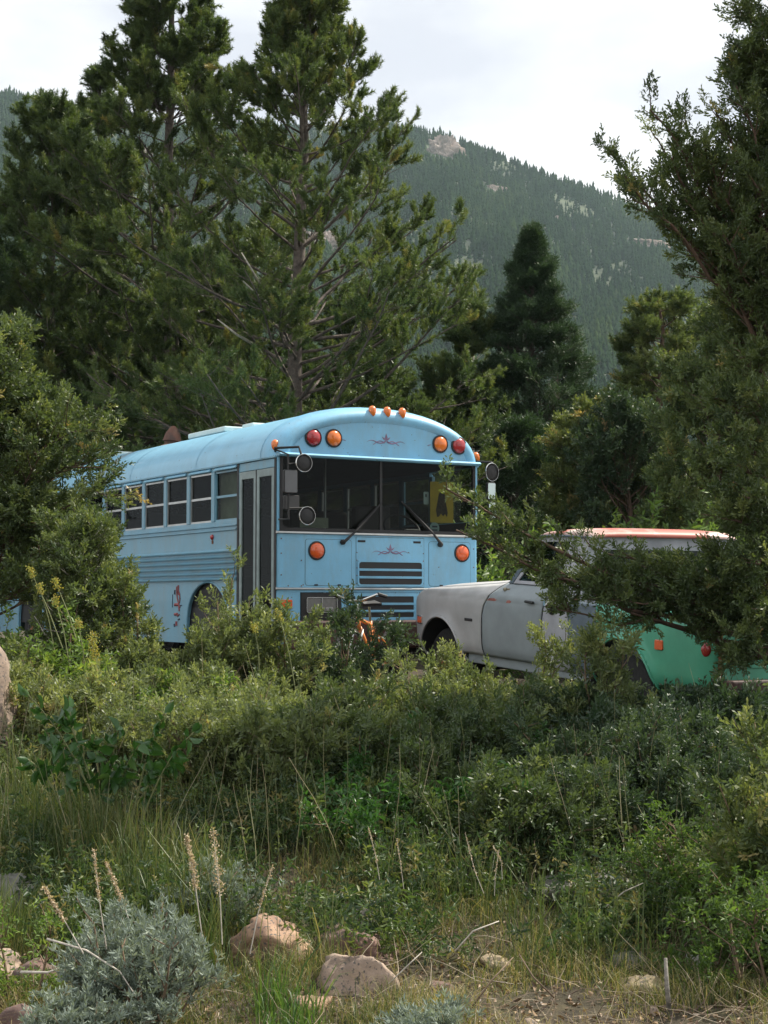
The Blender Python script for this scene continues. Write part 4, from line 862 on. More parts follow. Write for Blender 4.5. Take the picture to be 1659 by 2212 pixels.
# cliffs standing out of the forest
def mountain_v(u, v):  # point of the slope seen at u, v
    t = np.linspace(0, 1, 400); p = mpt(np.full(400, float(u)), t); r = ray(u, v); zz = EYE+r[2]/r[1]*p[:, 1]; k = np.argmax(p[:, 2] > zz); return p[k if k > 0 else -1]
m_cl = mat('pinkish_granite', (.44, .35, .30), .9, var=.3, scale=.12, bump=.5, col2=(.20, .17, .145), thr=(.42, .58))
CLL = ['big pinkish cliff just below the mountain ridge', 'pale rock outcrop below the ridge right of the big cliff', 'low pink rock band on the far right slope', 'tan rock face seen through the tall pine', 'small ledge of rock in the middle of the slope', 'grey scree ledge above the pointed spruce', 'rock ledge on the slope behind the left pines']
def rock_mesh(nm, sx, sy, sz, seed, m, sub=3, rough=.25, parent=None, flat=False, crag=0):
    bm = bmesh.new(); bmesh.ops.create_icosphere(bm, subdivisions=sub, radius=1); r = random.Random(seed); off = Vector((r.uniform(0, 99), r.uniform(0, 99), r.uniform(0, 99)))
    from mathutils import noise
    pl = [(Vector((r.gauss(0, 1), r.gauss(0, 1), r.gauss(0, 1))).normalized(), r.uniform(.55, .88)) for _ in range(12)]
    for v in bm.verts:
        p = v.co.copy()
        for n_, d_ in pl:
            q = p.dot(n_)
            if q > d_: p -= n_*(q-d_)*.85
        p *= 1+rough*noise.fractal(v.co*1.3+off, 1., 2., 4)+rough*.30*noise.noise(v.co*6+off)+rough*.16*noise.noise(v.co*15+off)+crag*(abs(noise.noise(Vector((v.co.x*4.5, v.co.y*4.5, v.co.z*1.1))+off))*1.6-.3)+crag*.5*noise.noise(Vector((v.co.x*11, v.co.y*11, v.co.z*4))+off); v.co = Vector((p.x*sx, p.y*sy, p.z*sz))
    me = bpy.data.meshes.new(nm); bm.to_mesh(me); bm.free(); me.materials.append(m)
    if not flat: me.polygons.foreach_set('use_smooth', [True]*len(me.polygons))
    o = bpy.data.objects.new(nm, me); C.objects.link(o); return o
for k, (cu, cv_, wu, wv) in enumerate(CL):
    p = mountain_v(cu, cv_+wv*.6); s = p[1]/FPX; o = rock_mesh('cliff', wu*s*1.0, wu*s*.50, wv*s*1.25, 31+k, m_cl, 5, .26, flat=True, crag=.34); o.location = (p[0], p[1]+wu*s*.10, p[2]+wv*s*.10); tag(o, CLL[k], 'cliff', 'cliffs on the mountainside')

# ------------------------------------------------------------------ trees
BG = 'conifers behind the bus'
pine_prof = lambda f: float(np.interp(f, [0, .15, .35, .5, .6, .7, .8, .9, 1], [.75, .95, .92, .76, .56, .36, .15, .10, .05]))
tree('pine_tree', 'tall pine with bottlebrush branch tips rising directly behind the bus roof', 608, 24., 11.9, 3.2, 155, 11, bare=.13, e_lo=-6, e_hi=44, up=.075, prof=pine_prof,
     lean=(.35, 0), lm=m_pine, tr=.17, tpl=TBRUSH, m2=13, m3=7, ts=1.0, l2=.30, min2=.13, sh=.6, tw=.45, a2=55, tmin=.35, t0=.26, cat='pine tree', tshift=.0)
tree('pine_tree', 'big dark pine left of the tallest pine, its top cut by the picture edge', 350, 27.5, 13.2, 3.0, 150, 12, bare=.08, e_lo=-6, e_hi=40, up=.06, prof=lambda f: float(np.interp(f, [0, .3, .55, .7, .85, 1], [.9, .95, .78, .36, .22, .07])),
     lm=m_pine, tr=.2, tpl=TBRUSH, m2=13, m3=7, ts=1.15, l2=.34, min2=.15, sh=.5, tw=.5, tmin=.4, cat='pine tree', tshift=-.10)
tree('pine_tree', 'dark pine with a spiky top against the left mountain slope', 95, 29., 9.9, 2.8, 120, 13, bare=.08, e_lo=5, e_hi=50, up=.05, prof=lambda f: (1-f)**.6*1.0,
     lm=m_pine, tr=.16, tpl=TBRUSH, m2=11, m3=6, ts=1.3, l2=.38, min2=.15, sh=.5, tw=.5, cat='pine tree', tshift=-.14)
tree('pine_tree', 'dark pine filling the gap between the two tall left pines', 215, 31., 11.2, 2.2, 80, 14, bare=.08, e_lo=0, e_hi=50, up=.05, lm=m_pine, tr=.16, tpl=TBRUSH, m2=10, m3=5, ts=1.35, l2=.38, sh=.4, cat='pine tree', group=BG, tshift=-.15)
tree('fir_tree', 'dark fir at the left picture edge above the left juniper', -40, 25., 8.0, 2.2, 85, 15, bare=.05, e_lo=-5, e_hi=40, up=.03, lm=m_far, tr=.14, tpl=TBRUSH, m2=10, m3=5, ts=1.35, l2=.4, cat='fir tree', tshift=-.1, x=-6.9)
tree('fir_tree', 'bushy fir behind the rear half of the bus', 430, 30., 7.4, 2.5, 85, 16, group=BG, bare=.04, e_lo=-5, e_hi=45, up=.03, lm=m_far, tr=.13, tpl=TBRUSH, m2=10, m3=5, ts=1.35, l2=.4, cat='fir tree', tshift=.05)
tree('fir_tree', 'olive fir low behind the right side of the tall pine', 800, 29., 6.6, 2.3, 85, 17, group=BG, bare=.03, e_lo=-5, e_hi=45, up=.04, lm=m_far, tr=.12, tpl=TBRUSH, m2=10, m3=5, ts=1.35, l2=.4, cat='fir tree', tshift=.15)
tree('fir_tree', 'light olive fir between the tall pine and the pointed spruce', 985, 30., 6.3, 1.9, 75, 18, group=BG, bare=.03, e_lo=-5, e_hi=45, up=.05, lm=m_far, tr=.12, tpl=TBRUSH, m2=10, m3=5, ts=1.35, l2=.4, cat='fir tree', tshift=.2)
tree('dead_tree', 'thin half bare conifer just left of the pointed spruce', 1020, 36., 8.6, 1.0, 40, 19, bare=.2, e_lo=10, e_hi=60, up=.05, lm=m_pine, bk=m_dead, tr=.06, tpl=TPINE, m2=5, m3=2, ts=1.4, l2=.4, cat='dead tree')
tree('spruce_tree', 'dark pointed spruce standing alone right of the bus', 1148, 30., 8.0, 2.95, 340, 20, ladd=.0, min2=.05, bare=.02, e_lo=-8, e_hi=24, up=.03, prof=lambda f: min(.50, (1-f)*1.0), lm=m_spruce, tr=.13, tpl=TSPR, m2=16, m3=11, ts=1.05, l2=.34, sh=.22, a2=48, cat='spruce tree', tshift=-.05)
tree('pine_tree', 'pine with reddish trunk in front of the mountain above the truck roof', 1440, 25., 5.75, 1.25, 70, 21, bare=.14, e_lo=-5, e_hi=25, up=.04, prof=lambda f: (1-f)**.45*.98, lm=m_jun, bk=m_barkr, tr=.15, tpl=TBRUSH, m2=10, m3=5, ts=1.0, l2=.42, cat='pine tree', tshift=.0)
tree('juniper_tree', 'light olive juniper right of the pointed spruce', 1285, 26., 3.7, 1.0, 75, 22, group='junipers behind the truck', bare=.04, e_lo=10, e_hi=60, up=.05, prof=lambda f: (1-f)**.4, lm=m_jun, bk=m_barkr, tr=.10, tpl=TFROND, m2=10, m3=7, ts=1.7, l2=.42, cat='juniper tree', tshift=.18)
tree('juniper_tree', 'dense juniper between the reddish trunk pine and the right edge juniper', 1560, 21., 4.3, 1.1, 80, 23, group='junipers behind the truck', bare=.05, e_lo=10, e_hi=60, up=.05, prof=lambda f: (1-f)**.4, lm=m_jun, bk=m_barkr, tr=.11, tpl=TFROND, m2=10, m3=8, ts=1.6, l2=.42, cat='juniper tree', tshift=.05)
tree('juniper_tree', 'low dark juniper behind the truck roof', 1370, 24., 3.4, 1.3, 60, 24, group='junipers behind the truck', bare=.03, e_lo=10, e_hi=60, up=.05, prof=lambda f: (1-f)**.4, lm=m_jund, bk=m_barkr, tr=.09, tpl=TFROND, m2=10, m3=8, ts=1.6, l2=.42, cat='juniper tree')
tree('spruce_tree', 'small dark spruce behind the right mirror of the bus', 1110, 27., 3.9, 1.3, 70, 25, bare=.02, e_lo=-5, e_hi=40, up=.05, lm=m_spruce, tr=.08, tpl=TSPR, m2=10, m3=7, ts=1.6, l2=.42, cat='spruce tree')
tree('spruce_tree', 'dark spruce low between the pointed spruce and the reddish trunk', 1240, 34., 5.0, 1.7, 80, 26, bare=.02, e_lo=-5, e_hi=40, up=.05, lm=m_spruce, tr=.08, tpl=TSPR, m2=10, m3=7, ts=1.8, l2=.42, cat='spruce tree')
tree('fir_tree', 'dark fir low behind the bus rear beside the stovepipe', 250, 34., 7.4, 2.8, 90, 27, group=BG, bare=.02, e_lo=-5, e_hi=45, up=.03, lm=m_far, tr=.14, tpl=TBRUSH, m2=10, m3=5, ts=1.35, l2=.42, cat='fir tree', tshift=-.15)
tree('fir_tree', 'dark fir low behind the tall pine trunk', 640, 33., 6.0, 2.6, 80, 28, group=BG, bare=.02, e_lo=-5, e_hi=45, up=.03, lm=m_far, tr=.14, tpl=TBRUSH, m2=10, m3=5, ts=1.35, l2=.42, cat='fir tree', tshift=-.05)
# bleached snags on the tall pine are separate dead sticks caught in its crown
m_w = m_dead
for (a_, b_, lb) in (((522, 546), (572, 628), 'upper'), ((523, 605), (580, 655), 'middle'), ((470, 690), (545, 742), 'lower')):
    p, q = at(*a_, 22.2), at(*b_, 22.8); mid = (p+q)/2+np.array([.02, 0, -.04]); b = MB(); b.tube([tuple(p-p), tuple(mid-p), tuple(q-p)], [.008, .016, .024], 6); o = b.build('dead_branch', m_w, None, smooth=True); o.location = tuple(p)
    tag(o, f'{lb} of three bleached dead branches left of the tall pine trunk', 'branch', 'bleached branches in the tall pine')
# left juniper in front of the bus
tree('juniper_tree', 'juniper at the left edge covering the rear of the bus', 0, 13.6, 2.80, 1.05, 95, 41, bare=.26, z0=0, x=-3.42, e_lo=5, e_hi=60, up=.04, prof=lambda f: (1-f)**.42*.95, lm=m_jun, bk=m_barkr, tr=.11, tpl=TFROND, m2=12, m3=9, ts=1.15, l2=.42, cat='juniper tree', tshift=-.10,
     limbs=[(1.2, *at(238, 1075, 13.3), .15), (1.4, *at(225, 1010, 13.2), .2), (.9, *at(228, 1130, 13.1), .1), (.8, *at(205, 1180, 13.2), .1), (1.6, *at(190, 930, 13.3), .2)])
tree('juniper_tree', 'small juniper with a bleached leader in front of the bus side', 232, 12.4, 1.30, .40, 40, 42, z0=-.03, bare=.04, e_lo=10, e_hi=65, up=.05, prof=lambda f: (1-f)**.45*1.1, lean=(-.08, 0), lm=m_jun, tr=.03, tpl=TFROND, m2=10, m3=8, ts=.9, l2=.42, cat='juniper tree', tshift=-.02, bk=m_dead)
# right juniper
JR = [(1318, 330, 10.9, 2.6), (1405, 238, 10.8, 2.9), (1480, 265, 11.2, 2.8), (1360, 400, 11.1, 2.6), (1430, 455, 11.0, 2.5), (1590, 185, 11., 3.2), (1650, 60, 11.2, 3.5), (1560, 500, 10.8, 2.4), (1690, 10, 11, 3.6), (1350, 380, 10.7, 2.6), (1480, 350, 10.9, 2.7), (1500, 420, 11, 2.7), (1520, 470, 11.1, 2.5), (1450, 390, 11.3, 2.7), (1580, 300, 11.2, 3.1), (1545, 240, 11.2, 3.1)]
JR += [(1420, 300, 11.3, 2.7), (1500, 310, 10.8, 2.9), (1450, 340, 11, 2.6), (1540, 360, 11.4, 2.6), (1400, 360, 11.3, 2.6), (1580, 420, 11.2, 2.5), (1480, 430, 10.9, 2.5), (1600, 480, 11.3, 2.4), (1530, 520, 11.2, 2.3), (1610, 560, 11, 2.2), (1620, 380, 10.9, 2.7)]
JL = [(962, 1040, 10.9, .95), (985, 1130, 11.0, .9), (1050, 1150, 11.1, 1.05), (1110, 1190, 11.2, 1.0), (1180, 1195, 11.3, 1.1), (1230, 1210, 11.2, 1.0), (1205, 1262, 11.1, .9), (1300, 1200, 11.1, 1.1), (1380, 1185, 11.1, 1.1), (1330, 1260, 11.0, 1.0), (1440, 1190, 11.2, 1.2), (1500, 1230, 11.0, 1.0), (1400, 1250, 11.2, 1.0), (1560, 1180, 11, 1.2), (1270, 1145, 11.2, 1.2), (1560, 1290, 11, .9), (1240, 1240, 11., .9), (1340, 1225, 11.2, 1.), (1440, 1255, 11, 1.), (1580, 1240, 11, 1.)]
JM = [(1520, 720, 10.9, 2.2), (1540, 860, 10.9, 2.), (1480, 900, 11.2, 1.9), (1500, 1000, 10.9, 1.7), (1460, 1060, 11.2, 1.6), (1540, 1080, 11, 1.5), (1600, 760, 10.8, 2.1), (1580, 940, 10.8, 1.8), (1460, 1120, 11, 1.4), (1610, 850, 10.8, 2.1), (1620, 1020, 10.8, 1.7)]
JM += [(1560, 1120, 10.8, 1.5), (1600, 1160, 10.8, 1.4), (1620, 1080, 10.8, 1.5), (1640, 1220, 10.7, 1.2), (1600, 1370, 10.8, .8), (1645, 1420, 10.7, .7), (1575, 1430, 10.8, .6), (1650, 1320, 10.7, .9), (1620, 1260, 10.8, 1.)]
lim = [(za, *at(u_, v_, y_), sg) for (u_, v_, y_, za), sg in [(q, .12) for q in JR]+[((q[0], q[1]+(34 if q[0] > 1260 else 55 if q[0] > 1120 else 15), q[2], q[3]-.12), -.10 if q[0] < 1150 else .02) for q in JL]+[(q, .1) for q in JM if q[0] >= 1540]]
gzj = float(gz(2.86, 11.4))
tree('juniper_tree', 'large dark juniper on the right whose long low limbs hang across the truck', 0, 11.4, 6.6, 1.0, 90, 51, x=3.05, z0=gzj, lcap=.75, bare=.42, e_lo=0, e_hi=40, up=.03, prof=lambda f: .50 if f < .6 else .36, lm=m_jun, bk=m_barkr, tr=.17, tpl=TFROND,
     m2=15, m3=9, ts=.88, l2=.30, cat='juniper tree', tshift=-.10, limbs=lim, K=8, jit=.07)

# ------------------------------------------------------------------ low junipers and shrubs in front
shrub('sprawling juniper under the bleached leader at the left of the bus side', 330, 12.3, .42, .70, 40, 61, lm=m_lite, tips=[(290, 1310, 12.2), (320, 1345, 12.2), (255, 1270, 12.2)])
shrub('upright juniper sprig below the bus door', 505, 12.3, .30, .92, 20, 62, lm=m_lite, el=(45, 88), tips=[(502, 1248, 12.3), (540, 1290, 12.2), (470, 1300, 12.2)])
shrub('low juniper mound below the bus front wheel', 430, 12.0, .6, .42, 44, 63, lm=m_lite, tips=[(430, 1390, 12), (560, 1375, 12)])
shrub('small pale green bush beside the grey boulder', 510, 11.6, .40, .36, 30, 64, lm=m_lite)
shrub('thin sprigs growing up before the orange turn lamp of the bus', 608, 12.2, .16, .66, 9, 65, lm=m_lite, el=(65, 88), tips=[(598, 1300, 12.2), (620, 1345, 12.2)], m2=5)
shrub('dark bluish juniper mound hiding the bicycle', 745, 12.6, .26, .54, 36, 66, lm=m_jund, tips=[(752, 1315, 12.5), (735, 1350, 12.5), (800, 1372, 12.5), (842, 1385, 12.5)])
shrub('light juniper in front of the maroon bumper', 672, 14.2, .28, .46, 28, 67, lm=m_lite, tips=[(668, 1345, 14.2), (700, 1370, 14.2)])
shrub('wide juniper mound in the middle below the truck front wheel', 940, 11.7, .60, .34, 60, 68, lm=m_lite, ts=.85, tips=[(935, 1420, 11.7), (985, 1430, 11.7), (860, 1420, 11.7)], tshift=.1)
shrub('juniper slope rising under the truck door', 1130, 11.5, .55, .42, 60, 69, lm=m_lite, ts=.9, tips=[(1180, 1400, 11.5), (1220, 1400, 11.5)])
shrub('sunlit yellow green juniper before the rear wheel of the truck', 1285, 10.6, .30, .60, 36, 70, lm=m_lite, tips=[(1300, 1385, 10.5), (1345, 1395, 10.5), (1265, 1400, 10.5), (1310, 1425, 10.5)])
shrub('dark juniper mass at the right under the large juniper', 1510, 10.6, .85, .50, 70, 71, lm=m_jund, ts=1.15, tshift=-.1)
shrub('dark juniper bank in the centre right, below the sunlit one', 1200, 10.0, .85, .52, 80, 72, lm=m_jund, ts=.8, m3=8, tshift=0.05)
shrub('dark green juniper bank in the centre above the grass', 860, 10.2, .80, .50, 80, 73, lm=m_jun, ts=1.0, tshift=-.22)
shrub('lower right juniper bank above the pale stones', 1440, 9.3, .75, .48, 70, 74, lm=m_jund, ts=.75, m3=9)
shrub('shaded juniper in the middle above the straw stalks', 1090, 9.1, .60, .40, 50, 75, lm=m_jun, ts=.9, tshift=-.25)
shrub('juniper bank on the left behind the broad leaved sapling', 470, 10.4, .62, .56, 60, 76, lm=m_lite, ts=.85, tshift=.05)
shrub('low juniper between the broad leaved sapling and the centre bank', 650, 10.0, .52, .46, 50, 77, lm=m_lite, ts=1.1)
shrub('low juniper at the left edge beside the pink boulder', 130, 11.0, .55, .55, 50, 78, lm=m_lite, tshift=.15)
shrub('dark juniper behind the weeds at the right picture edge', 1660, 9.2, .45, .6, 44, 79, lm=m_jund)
WD = 'leafy weeds'
wv, wt = leaf(.055, .022, .006)
def multi(tv, tt, n, L, seed, spread=.9):
    r = np.random.default_rng(seed); D = nrm(np.stack([r.normal(0, spread, n), r.normal(0, spread, n), np.ones(n)*.8], -1)); P = np.zeros((n, 3)); P[:, 2] = np.linspace(0, L, n); return scatter(tv, tt, P, D, r.uniform(.6, 1.1, n), r)
TW_ = multi(wv, wt, 5, .06, 3)
shrub('bright green leafy bush behind the truck roof', 1215, 20., 1.2, 1.9, 40, 81, name='leafy_bush', group='green bushes behind the truck', lm=m_weed, tpl=TW_, ts=2.2, m2=7, m3=7, cat='bush')
shrub('small bright bush behind the right end of the truck roof', 1520, 19., .9, 1.75, 30, 82, name='leafy_bush', group='green bushes behind the truck', lm=m_weed, tpl=TW_, ts=2.2, m2=6, m3=6, cat='bush', x=3.9)
shrub('leafy green bush at the left edge below the juniper', 60, 12.0, .75, .85, 34, 83, name='leafy_bush', group=WD, lm=m_weed, tpl=TW_, ts=1.0, m2=7, m3=7, cat='bush')
shrub('bright fern like weeds in the lower right corner', 1640, 6.9, .28, .48, 24, 84, name='leafy_weed', group=WD, lm=m_weed, tpl=TW_, ts=.62, m2=7, m3=8, cat='weed', tshift=-.45)
shrub('light green weeds right of the tan stone', 1560, 7.8, .35, .42, 26, 85, name='leafy_weed', group=WD, lm=m_weed, tpl=TW_, ts=.62, m2=7, m3=8, cat='weed', tshift=-.45)
shrub('bright weeds at the left picture edge beside the dark stone', 55, 6.7, .14, .38, 12, 86, name='leafy_weed', group=WD, lm=m_weed, tpl=TW_, ts=.5, m2=6, m3=7, cat='weed')
shrub('leafy green weeds left of the boulder below the bus door', 380, 11.2, .5, .42, 30, 87, name='leafy_weed', group=WD, lm=m_weed, tpl=TW_, ts=.9, m2=6, m3=7, cat='weed', tshift=-.1)
shrub('dark leafy weeds in the centre below the juniper bank', 900, 9.4, .7, .34, 40, 88, name='leafy_weed', group=WD, lm=m_broad, tpl=TW_, ts=.9, m2=6, m3=7, cat='weed', tshift=-.1)
# overhanging juniper twig at the right edge, from a shrub outside
shrub('juniper at the right edge whose drooping twigs enter over the weeds', 1790, 7.6, .42, 1.05, 40, 89, lm=m_jun, tips=[(1610, 1745, 7.5), (1625, 1800, 7.4), (1600, 1700, 7.6), (1640, 1850, 7.4)], tshift=.1)
shrub('pale silvery weeds above the broad leaved sapling', 330, 10.9, .45, .40, 34, 95, name='leafy_weed', group=WD, lm=m_sage, tpl=TW_, ts=.8, m2=6, m3=7, cat='weed', tshift=.25)
# sagebrush
sv, st_ = leaf(.045, .013, .003); TSG = multi(sv, st_, 7, .035, 5, .55)
SG = 'grey sagebrush plants'
shrub('large silvery grey sagebrush in the lower left', 310, 6.35, .28, .45, 38, 91, name='sagebrush', group=SG, lm=m_sage, tpl=TSG, ts=.72, m2=4, m3=11, l2=.28, cat='sagebrush', el=(50, 90), bk=m_twig, sh=.9)
shrub('small grey sagebrush at the lower left corner', 170, 5.95, .12, .22, 16, 92, name='sagebrush', group=SG, lm=m_sage, tpl=TSG, ts=.7, m2=4, m3=10, cat='sagebrush', el=(40, 88), sh=.7)
shrub('small grey sagebrush at the bottom middle before the boulder', 900, 6.1, .12, .14, 18, 93, name='sagebrush', group=SG, lm=m_sage, tpl=TSG, ts=.7, m2=4, m3=10, cat='sagebrush', el=(40, 88), sh=.7)
shrub('sagebrush tuft behind the orange stone', 470, 7.6, .16, .34, 16, 94, name='sagebrush', group=SG, lm=m_sage, tpl=TSG, ts=.7, m2=4, m3=8, cat='sagebrush', el=(45, 88), sh=.7)
# broad-leaved sapling
bv, bt_ = leaf(.095, .060, .018)
root = empty('leafy_sapling', tuple(np.array([X(250, 9.0), 9.0, float(gz(X(250, 9.), 9.))])), label='sapling with large dark oval leaves in front of the left junipers', cat='sapling')
rg = np.random.default_rng(8); ends = [(60, 1500), (110, 1490), (150, 1530), (90, 1560), (200, 1600), (260, 1560), (300, 1610), (180, 1650), (240, 1680), (330, 1660), (390, 1640), (420, 1580), (130, 1600), (355, 1540), (60, 1640)]
b3 = np.array(root.location); pts = []
for (u_, v_) in ends:
    e_ = at(u_, v_, 9.0+rg.uniform(-.35, .25))-b3; q = np.linspace(0, 1, 7)[:, None]; a0_ = np.array([rg.uniform(-.2, .2)+e_[0]*.35, 0, 0]); c = a0_+(e_-a0_)*q+np.array([[0, 0, .12]])*np.sin(np.pi*q); pts.append(c)
pts = np.array(pts); jj = np.repeat(np.arange(len(ends)), 18); tt_ = rg.uniform(.45, 1, len(jj)); P_, D_ = sample(pts, jj, tt_)
D_ = nrm(D_*.5+rg.normal(0, .6, D_.shape)+np.array([[0, -.2, -.25]])); V, T = scatter(bv, bt_, P_, D_, rg.uniform(.6, 1.15, len(P_)), rg)
fastmesh('foliage', V, T, m_broad, root, np.repeat(np.clip(rg.normal(.4, .2, len(P_)), 0, 1), len(bv)), smooth=True); V, T = tubes(pts, np.full(len(pts), .007), np.full(len(pts), .003), 5); fastmesh('stems', V, T, m_stem, root, smooth=True)

# ------------------------------------------------------------------ grass
def stone_mat(nm, c, c2, moss=None):
    m = mat(nm, c, .88, var=.3, scale=7, bump=.9, col2=c2, thr=(.38, .62), detail=10); nt = m.node_tree; b = nt.nodes['Principled BSDF']; src = b.inputs['Base Color'].links[0].from_socket
    n = nt.nodes.new('ShaderNodeTexNoise'); n.inputs['Scale'].default_value = 60; n.inputs['Detail'].default_value = 4; nt.links.new(nt.nodes['Texture Coordinate'].outputs['Object'], n.inputs['Vector'])
    cr = nt.nodes.new('ShaderNodeValToRGB'); cr.color_ramp.elements[0].position = .56; cr.color_ramp.elements[1].position = .64; nt.links.new(n.outputs['Fac'], cr.inputs[0])
    mx = nt.nodes.new('ShaderNodeMixRGB'); mx.inputs[2].default_value = (*(moss or (.10, .09, .08)), 1); nt.links.new(cr.outputs[0], mx.inputs[0]); nt.links.new(src, mx.inputs[1]); nt.links.new(mx.outputs[0], b.inputs['Base Color']); return m
s_org = stone_mat('orange_sandstone', (.40, .26, .17), (.24, .15, .105)); s_pnk = stone_mat('pink_granite', (.36, .27, .205), (.22, .165, .13)); s_gry = stone_mat('grey_granite', (.17, .165, .15), (.095, .09, .08), (.14, .155, .10)); s_tan = stone_mat('tan_stone', (.42, .34, .22), (.26, .20, .13)); s_red = stone_mat('dark_red_stone', (.20, .12, .095), (.11, .07, .06)); s_pal = stone_mat('pale_stone', (.38, .38, .35), (.22, .22, .20), (.18, .22, .16))
def rest(u0, u1, v0, y0):
    if y0 > 10: return y0
    for y in np.arange(5.4, 10.5, .02):
        w = (u1-u0)/FPX*y; p = at((u0+u1)/2, v0, y)
        if p[2]-float(gz(p[0], y)) <= w*(.50 if w < .42 else .2): return y
    return y0
ST = [(503, 667, 1984, 2060, 7.45, s_org, 'orange topped boulder right of the sagebrush'), (669, 702, 2018, 2056, 7.3, s_pal, 'small white stone between the orange boulder and the pink one'), (682, 840, 2055, 2165, 6.85, s_pnk, 'largest rounded pink boulder at the bottom middle'),
      (688, 835, 1997, 2060, 7.75, s_red, 'dark reddish stone behind the largest pink boulder'), (709, 840, 1954, 2005, 8.05, s_gry, 'mossy grey stone farthest behind the pink boulder'), (-60, 92, 1883, 1955, 7.9, s_gry, 'grey lichen covered boulder at the left edge'),
      (32, 120, 2079, 2135, 6.75, s_red, 'dark brown stone in the lower left'), (-70, 28, 2055, 2190, 6.5, s_pnk, 'pinkish stone cut by the left picture edge'), (5, 120, 2180, 2240, 6.05, s_red, 'brown stone at the bottom left corner'),
      (1180, 1395, 1890, 1935, 8.6, s_gry, 'long flat grey stone under the right juniper bank'), (1308, 1392, 2048, 2100, 7.0, s_gry, 'grey stone left of the pale stone'), (1470, 1541, 2053, 2100, 6.95, s_pal, 'pale whitish stone farthest right'), (1355, 1432, 2106, 2180, 6.6, s_tan, 'round tan stone beside the upright stick'),
      (1402, 1432, 2176, 2203, 6.25, s_pnk, 'small pink pebble below the tan stone'), (1130, 1202, 2203, 2240, 6.05, s_pnk, 'pink stone at the bottom edge'), (928, 972, 2116, 2158, 6.7, s_red, 'small reddish stone right of the largest boulder'), (590, 692, 1400, 1475, 12.9, s_pal, 'pale boulder in front of the bus bumper'),
      (-150, 42, 1425, 1620, 10.6, s_pnk, 'large pink boulder at the left edge in the sun'), (620, 700, 2140, 2200, 6.5, s_org, 'flat orange stone half hidden by grass left of the boulder'), (480, 545, 1930, 1975, 8.2, s_gry, 'grey stone behind the sagebrush'), (1040, 1100, 2060, 2095, 7.0, s_tan, 'small tan stone in the dry grass at the centre')]
ST = [(a, b, c, d, rest(a, b, c, y), m, lb) for a, b, c, d, y, m, lb in ST]
RK = [(at((a+b)/2, c, y)[0], y+(b-a)/FPX*y*.12, (b-a)/FPX*y*.55) for a, b, c, d, y, m, lb in ST]
def blades(name, n, xr, yr, h, w, seed, m, tmean=.4, tsd=.2, lean=.35, patch=True, lab=None):
    r = np.random.default_rng(seed); y = r.uniform(yr[0], yr[1], n); hw = 850/FPX*y; x = r.uniform(-1, 1, n)*hw if xr is None else r.uniform(xr[0], xr[1], n)*y
    if patch:
        k = (np.sin(x*3.1+y*2.3)+np.sin(x*7.3-y*4.9+1)+np.sin(x*1.3+y*5.1+2)*.8+r.normal(0, .7, n)) > -.35; x, y = x[k], y[k]; n = len(x)
    for (rx, ry, rr) in RK:
        k = ((x-rx)/(rr*1.0))**2+((y-ry+rr*.35)/(rr*1.15))**2 > 1; x, y = x[k], y[k]
    k = ~((x/y > .015) & (y < 7.7) & (r.random(len(x)) < (.30 if tmean < .6 else 0))); x, y = x[k], y[k]; n = len(x)
    H = h*r.uniform(.35, 1.2, n)*(.75+.35*np.sin(x*4.3+y*3.1)); W = w*r.uniform(.6, 1.3, n); a = r.uniform(0, 2*np.pi, n); ln = np.abs(r.normal(0, lean, n))*H; dx, dy = np.cos(a)*ln, np.sin(a)*ln
    b_ = r.uniform(0, 2*np.pi, n); sx, sy = np.cos(b_)*W/2, np.sin(b_)*W/2; z = gz(x, y)-.01
    V = np.stack([np.stack([x-sx, y-sy, z], -1), np.stack([x+sx, y+sy, z], -1), np.stack([x+dx*.25-sx*.9, y+dy*.25-sy*.9, z+H*.5], -1), np.stack([x+dx*.25+sx*.9, y+dy*.25+sy*.9, z+H*.5], -1),
                  np.stack([x+dx*.62-sx*.55, y+dy*.62-sy*.55, z+H*.82], -1), np.stack([x+dx*.62+sx*.55, y+dy*.62+sy*.55, z+H*.82], -1), np.stack([x+dx*1.1, y+dy*1.1, z+H*(1-.25*np.minimum(1, ln/H))], -1)], 1)
    f = np.array([(0, 1, 3), (0, 3, 2), (2, 3, 5), (2, 5, 4), (4, 5, 6)]); T = (f[None]+np.arange(n)[:, None, None]*7).reshape(-1, 3)
    ti = np.clip(tmean+.18*np.sin(x*2.7+y*1.9)+r.normal(0, tsd, n), 0, 1); o = fastmesh(name, V.reshape(-1, 3), T, m, tint=np.repeat(ti, 7)); tag(o, lab, 'grass', kind='stuff'); return o
blades('grass', 60000, None, (5.6, 10.6), .13, .0036, 1, m_grass, .42, .26, .6, lab='short mixed green and brown grass on the foreground slope')
blades('tall_grass', 9000, None, (7.0, 10.8), .38, .0042, 2, m_grass, .34, .20, .42, lab='tall dark green grass in front of the juniper bank')
blades('dry_grass', 30000, None, (5.7, 9.0), .15, .0026, 3, m_grass, .85, .16, 1.0, lab='flattened straw coloured grass between the stones')
blades('meadow_grass', 30000, None, (10.6, 15.5), .26, .0065, 4, m_grass, .70, .22, .5, lab='sunlit yellow green grass between the junipers and the bus')
blades('left_grass', 8000, (-.26, -.10), (7.0, 9.8), .48, .0044, 6, m_grass, .42, .2, .35, lab='tall green grass below the broad leaved sapling on the left')
blades('bright_grass', 420, (-.080, -.040), (6.1, 6.7), .34, .006, 7, leafmat('bright_blades', [(0, (.04, .10, .025)), (1, (.13, .20, .05))], .4), .5, .25, .5, patch=False, lab='long bright green blades between the sagebrush and the boulder')
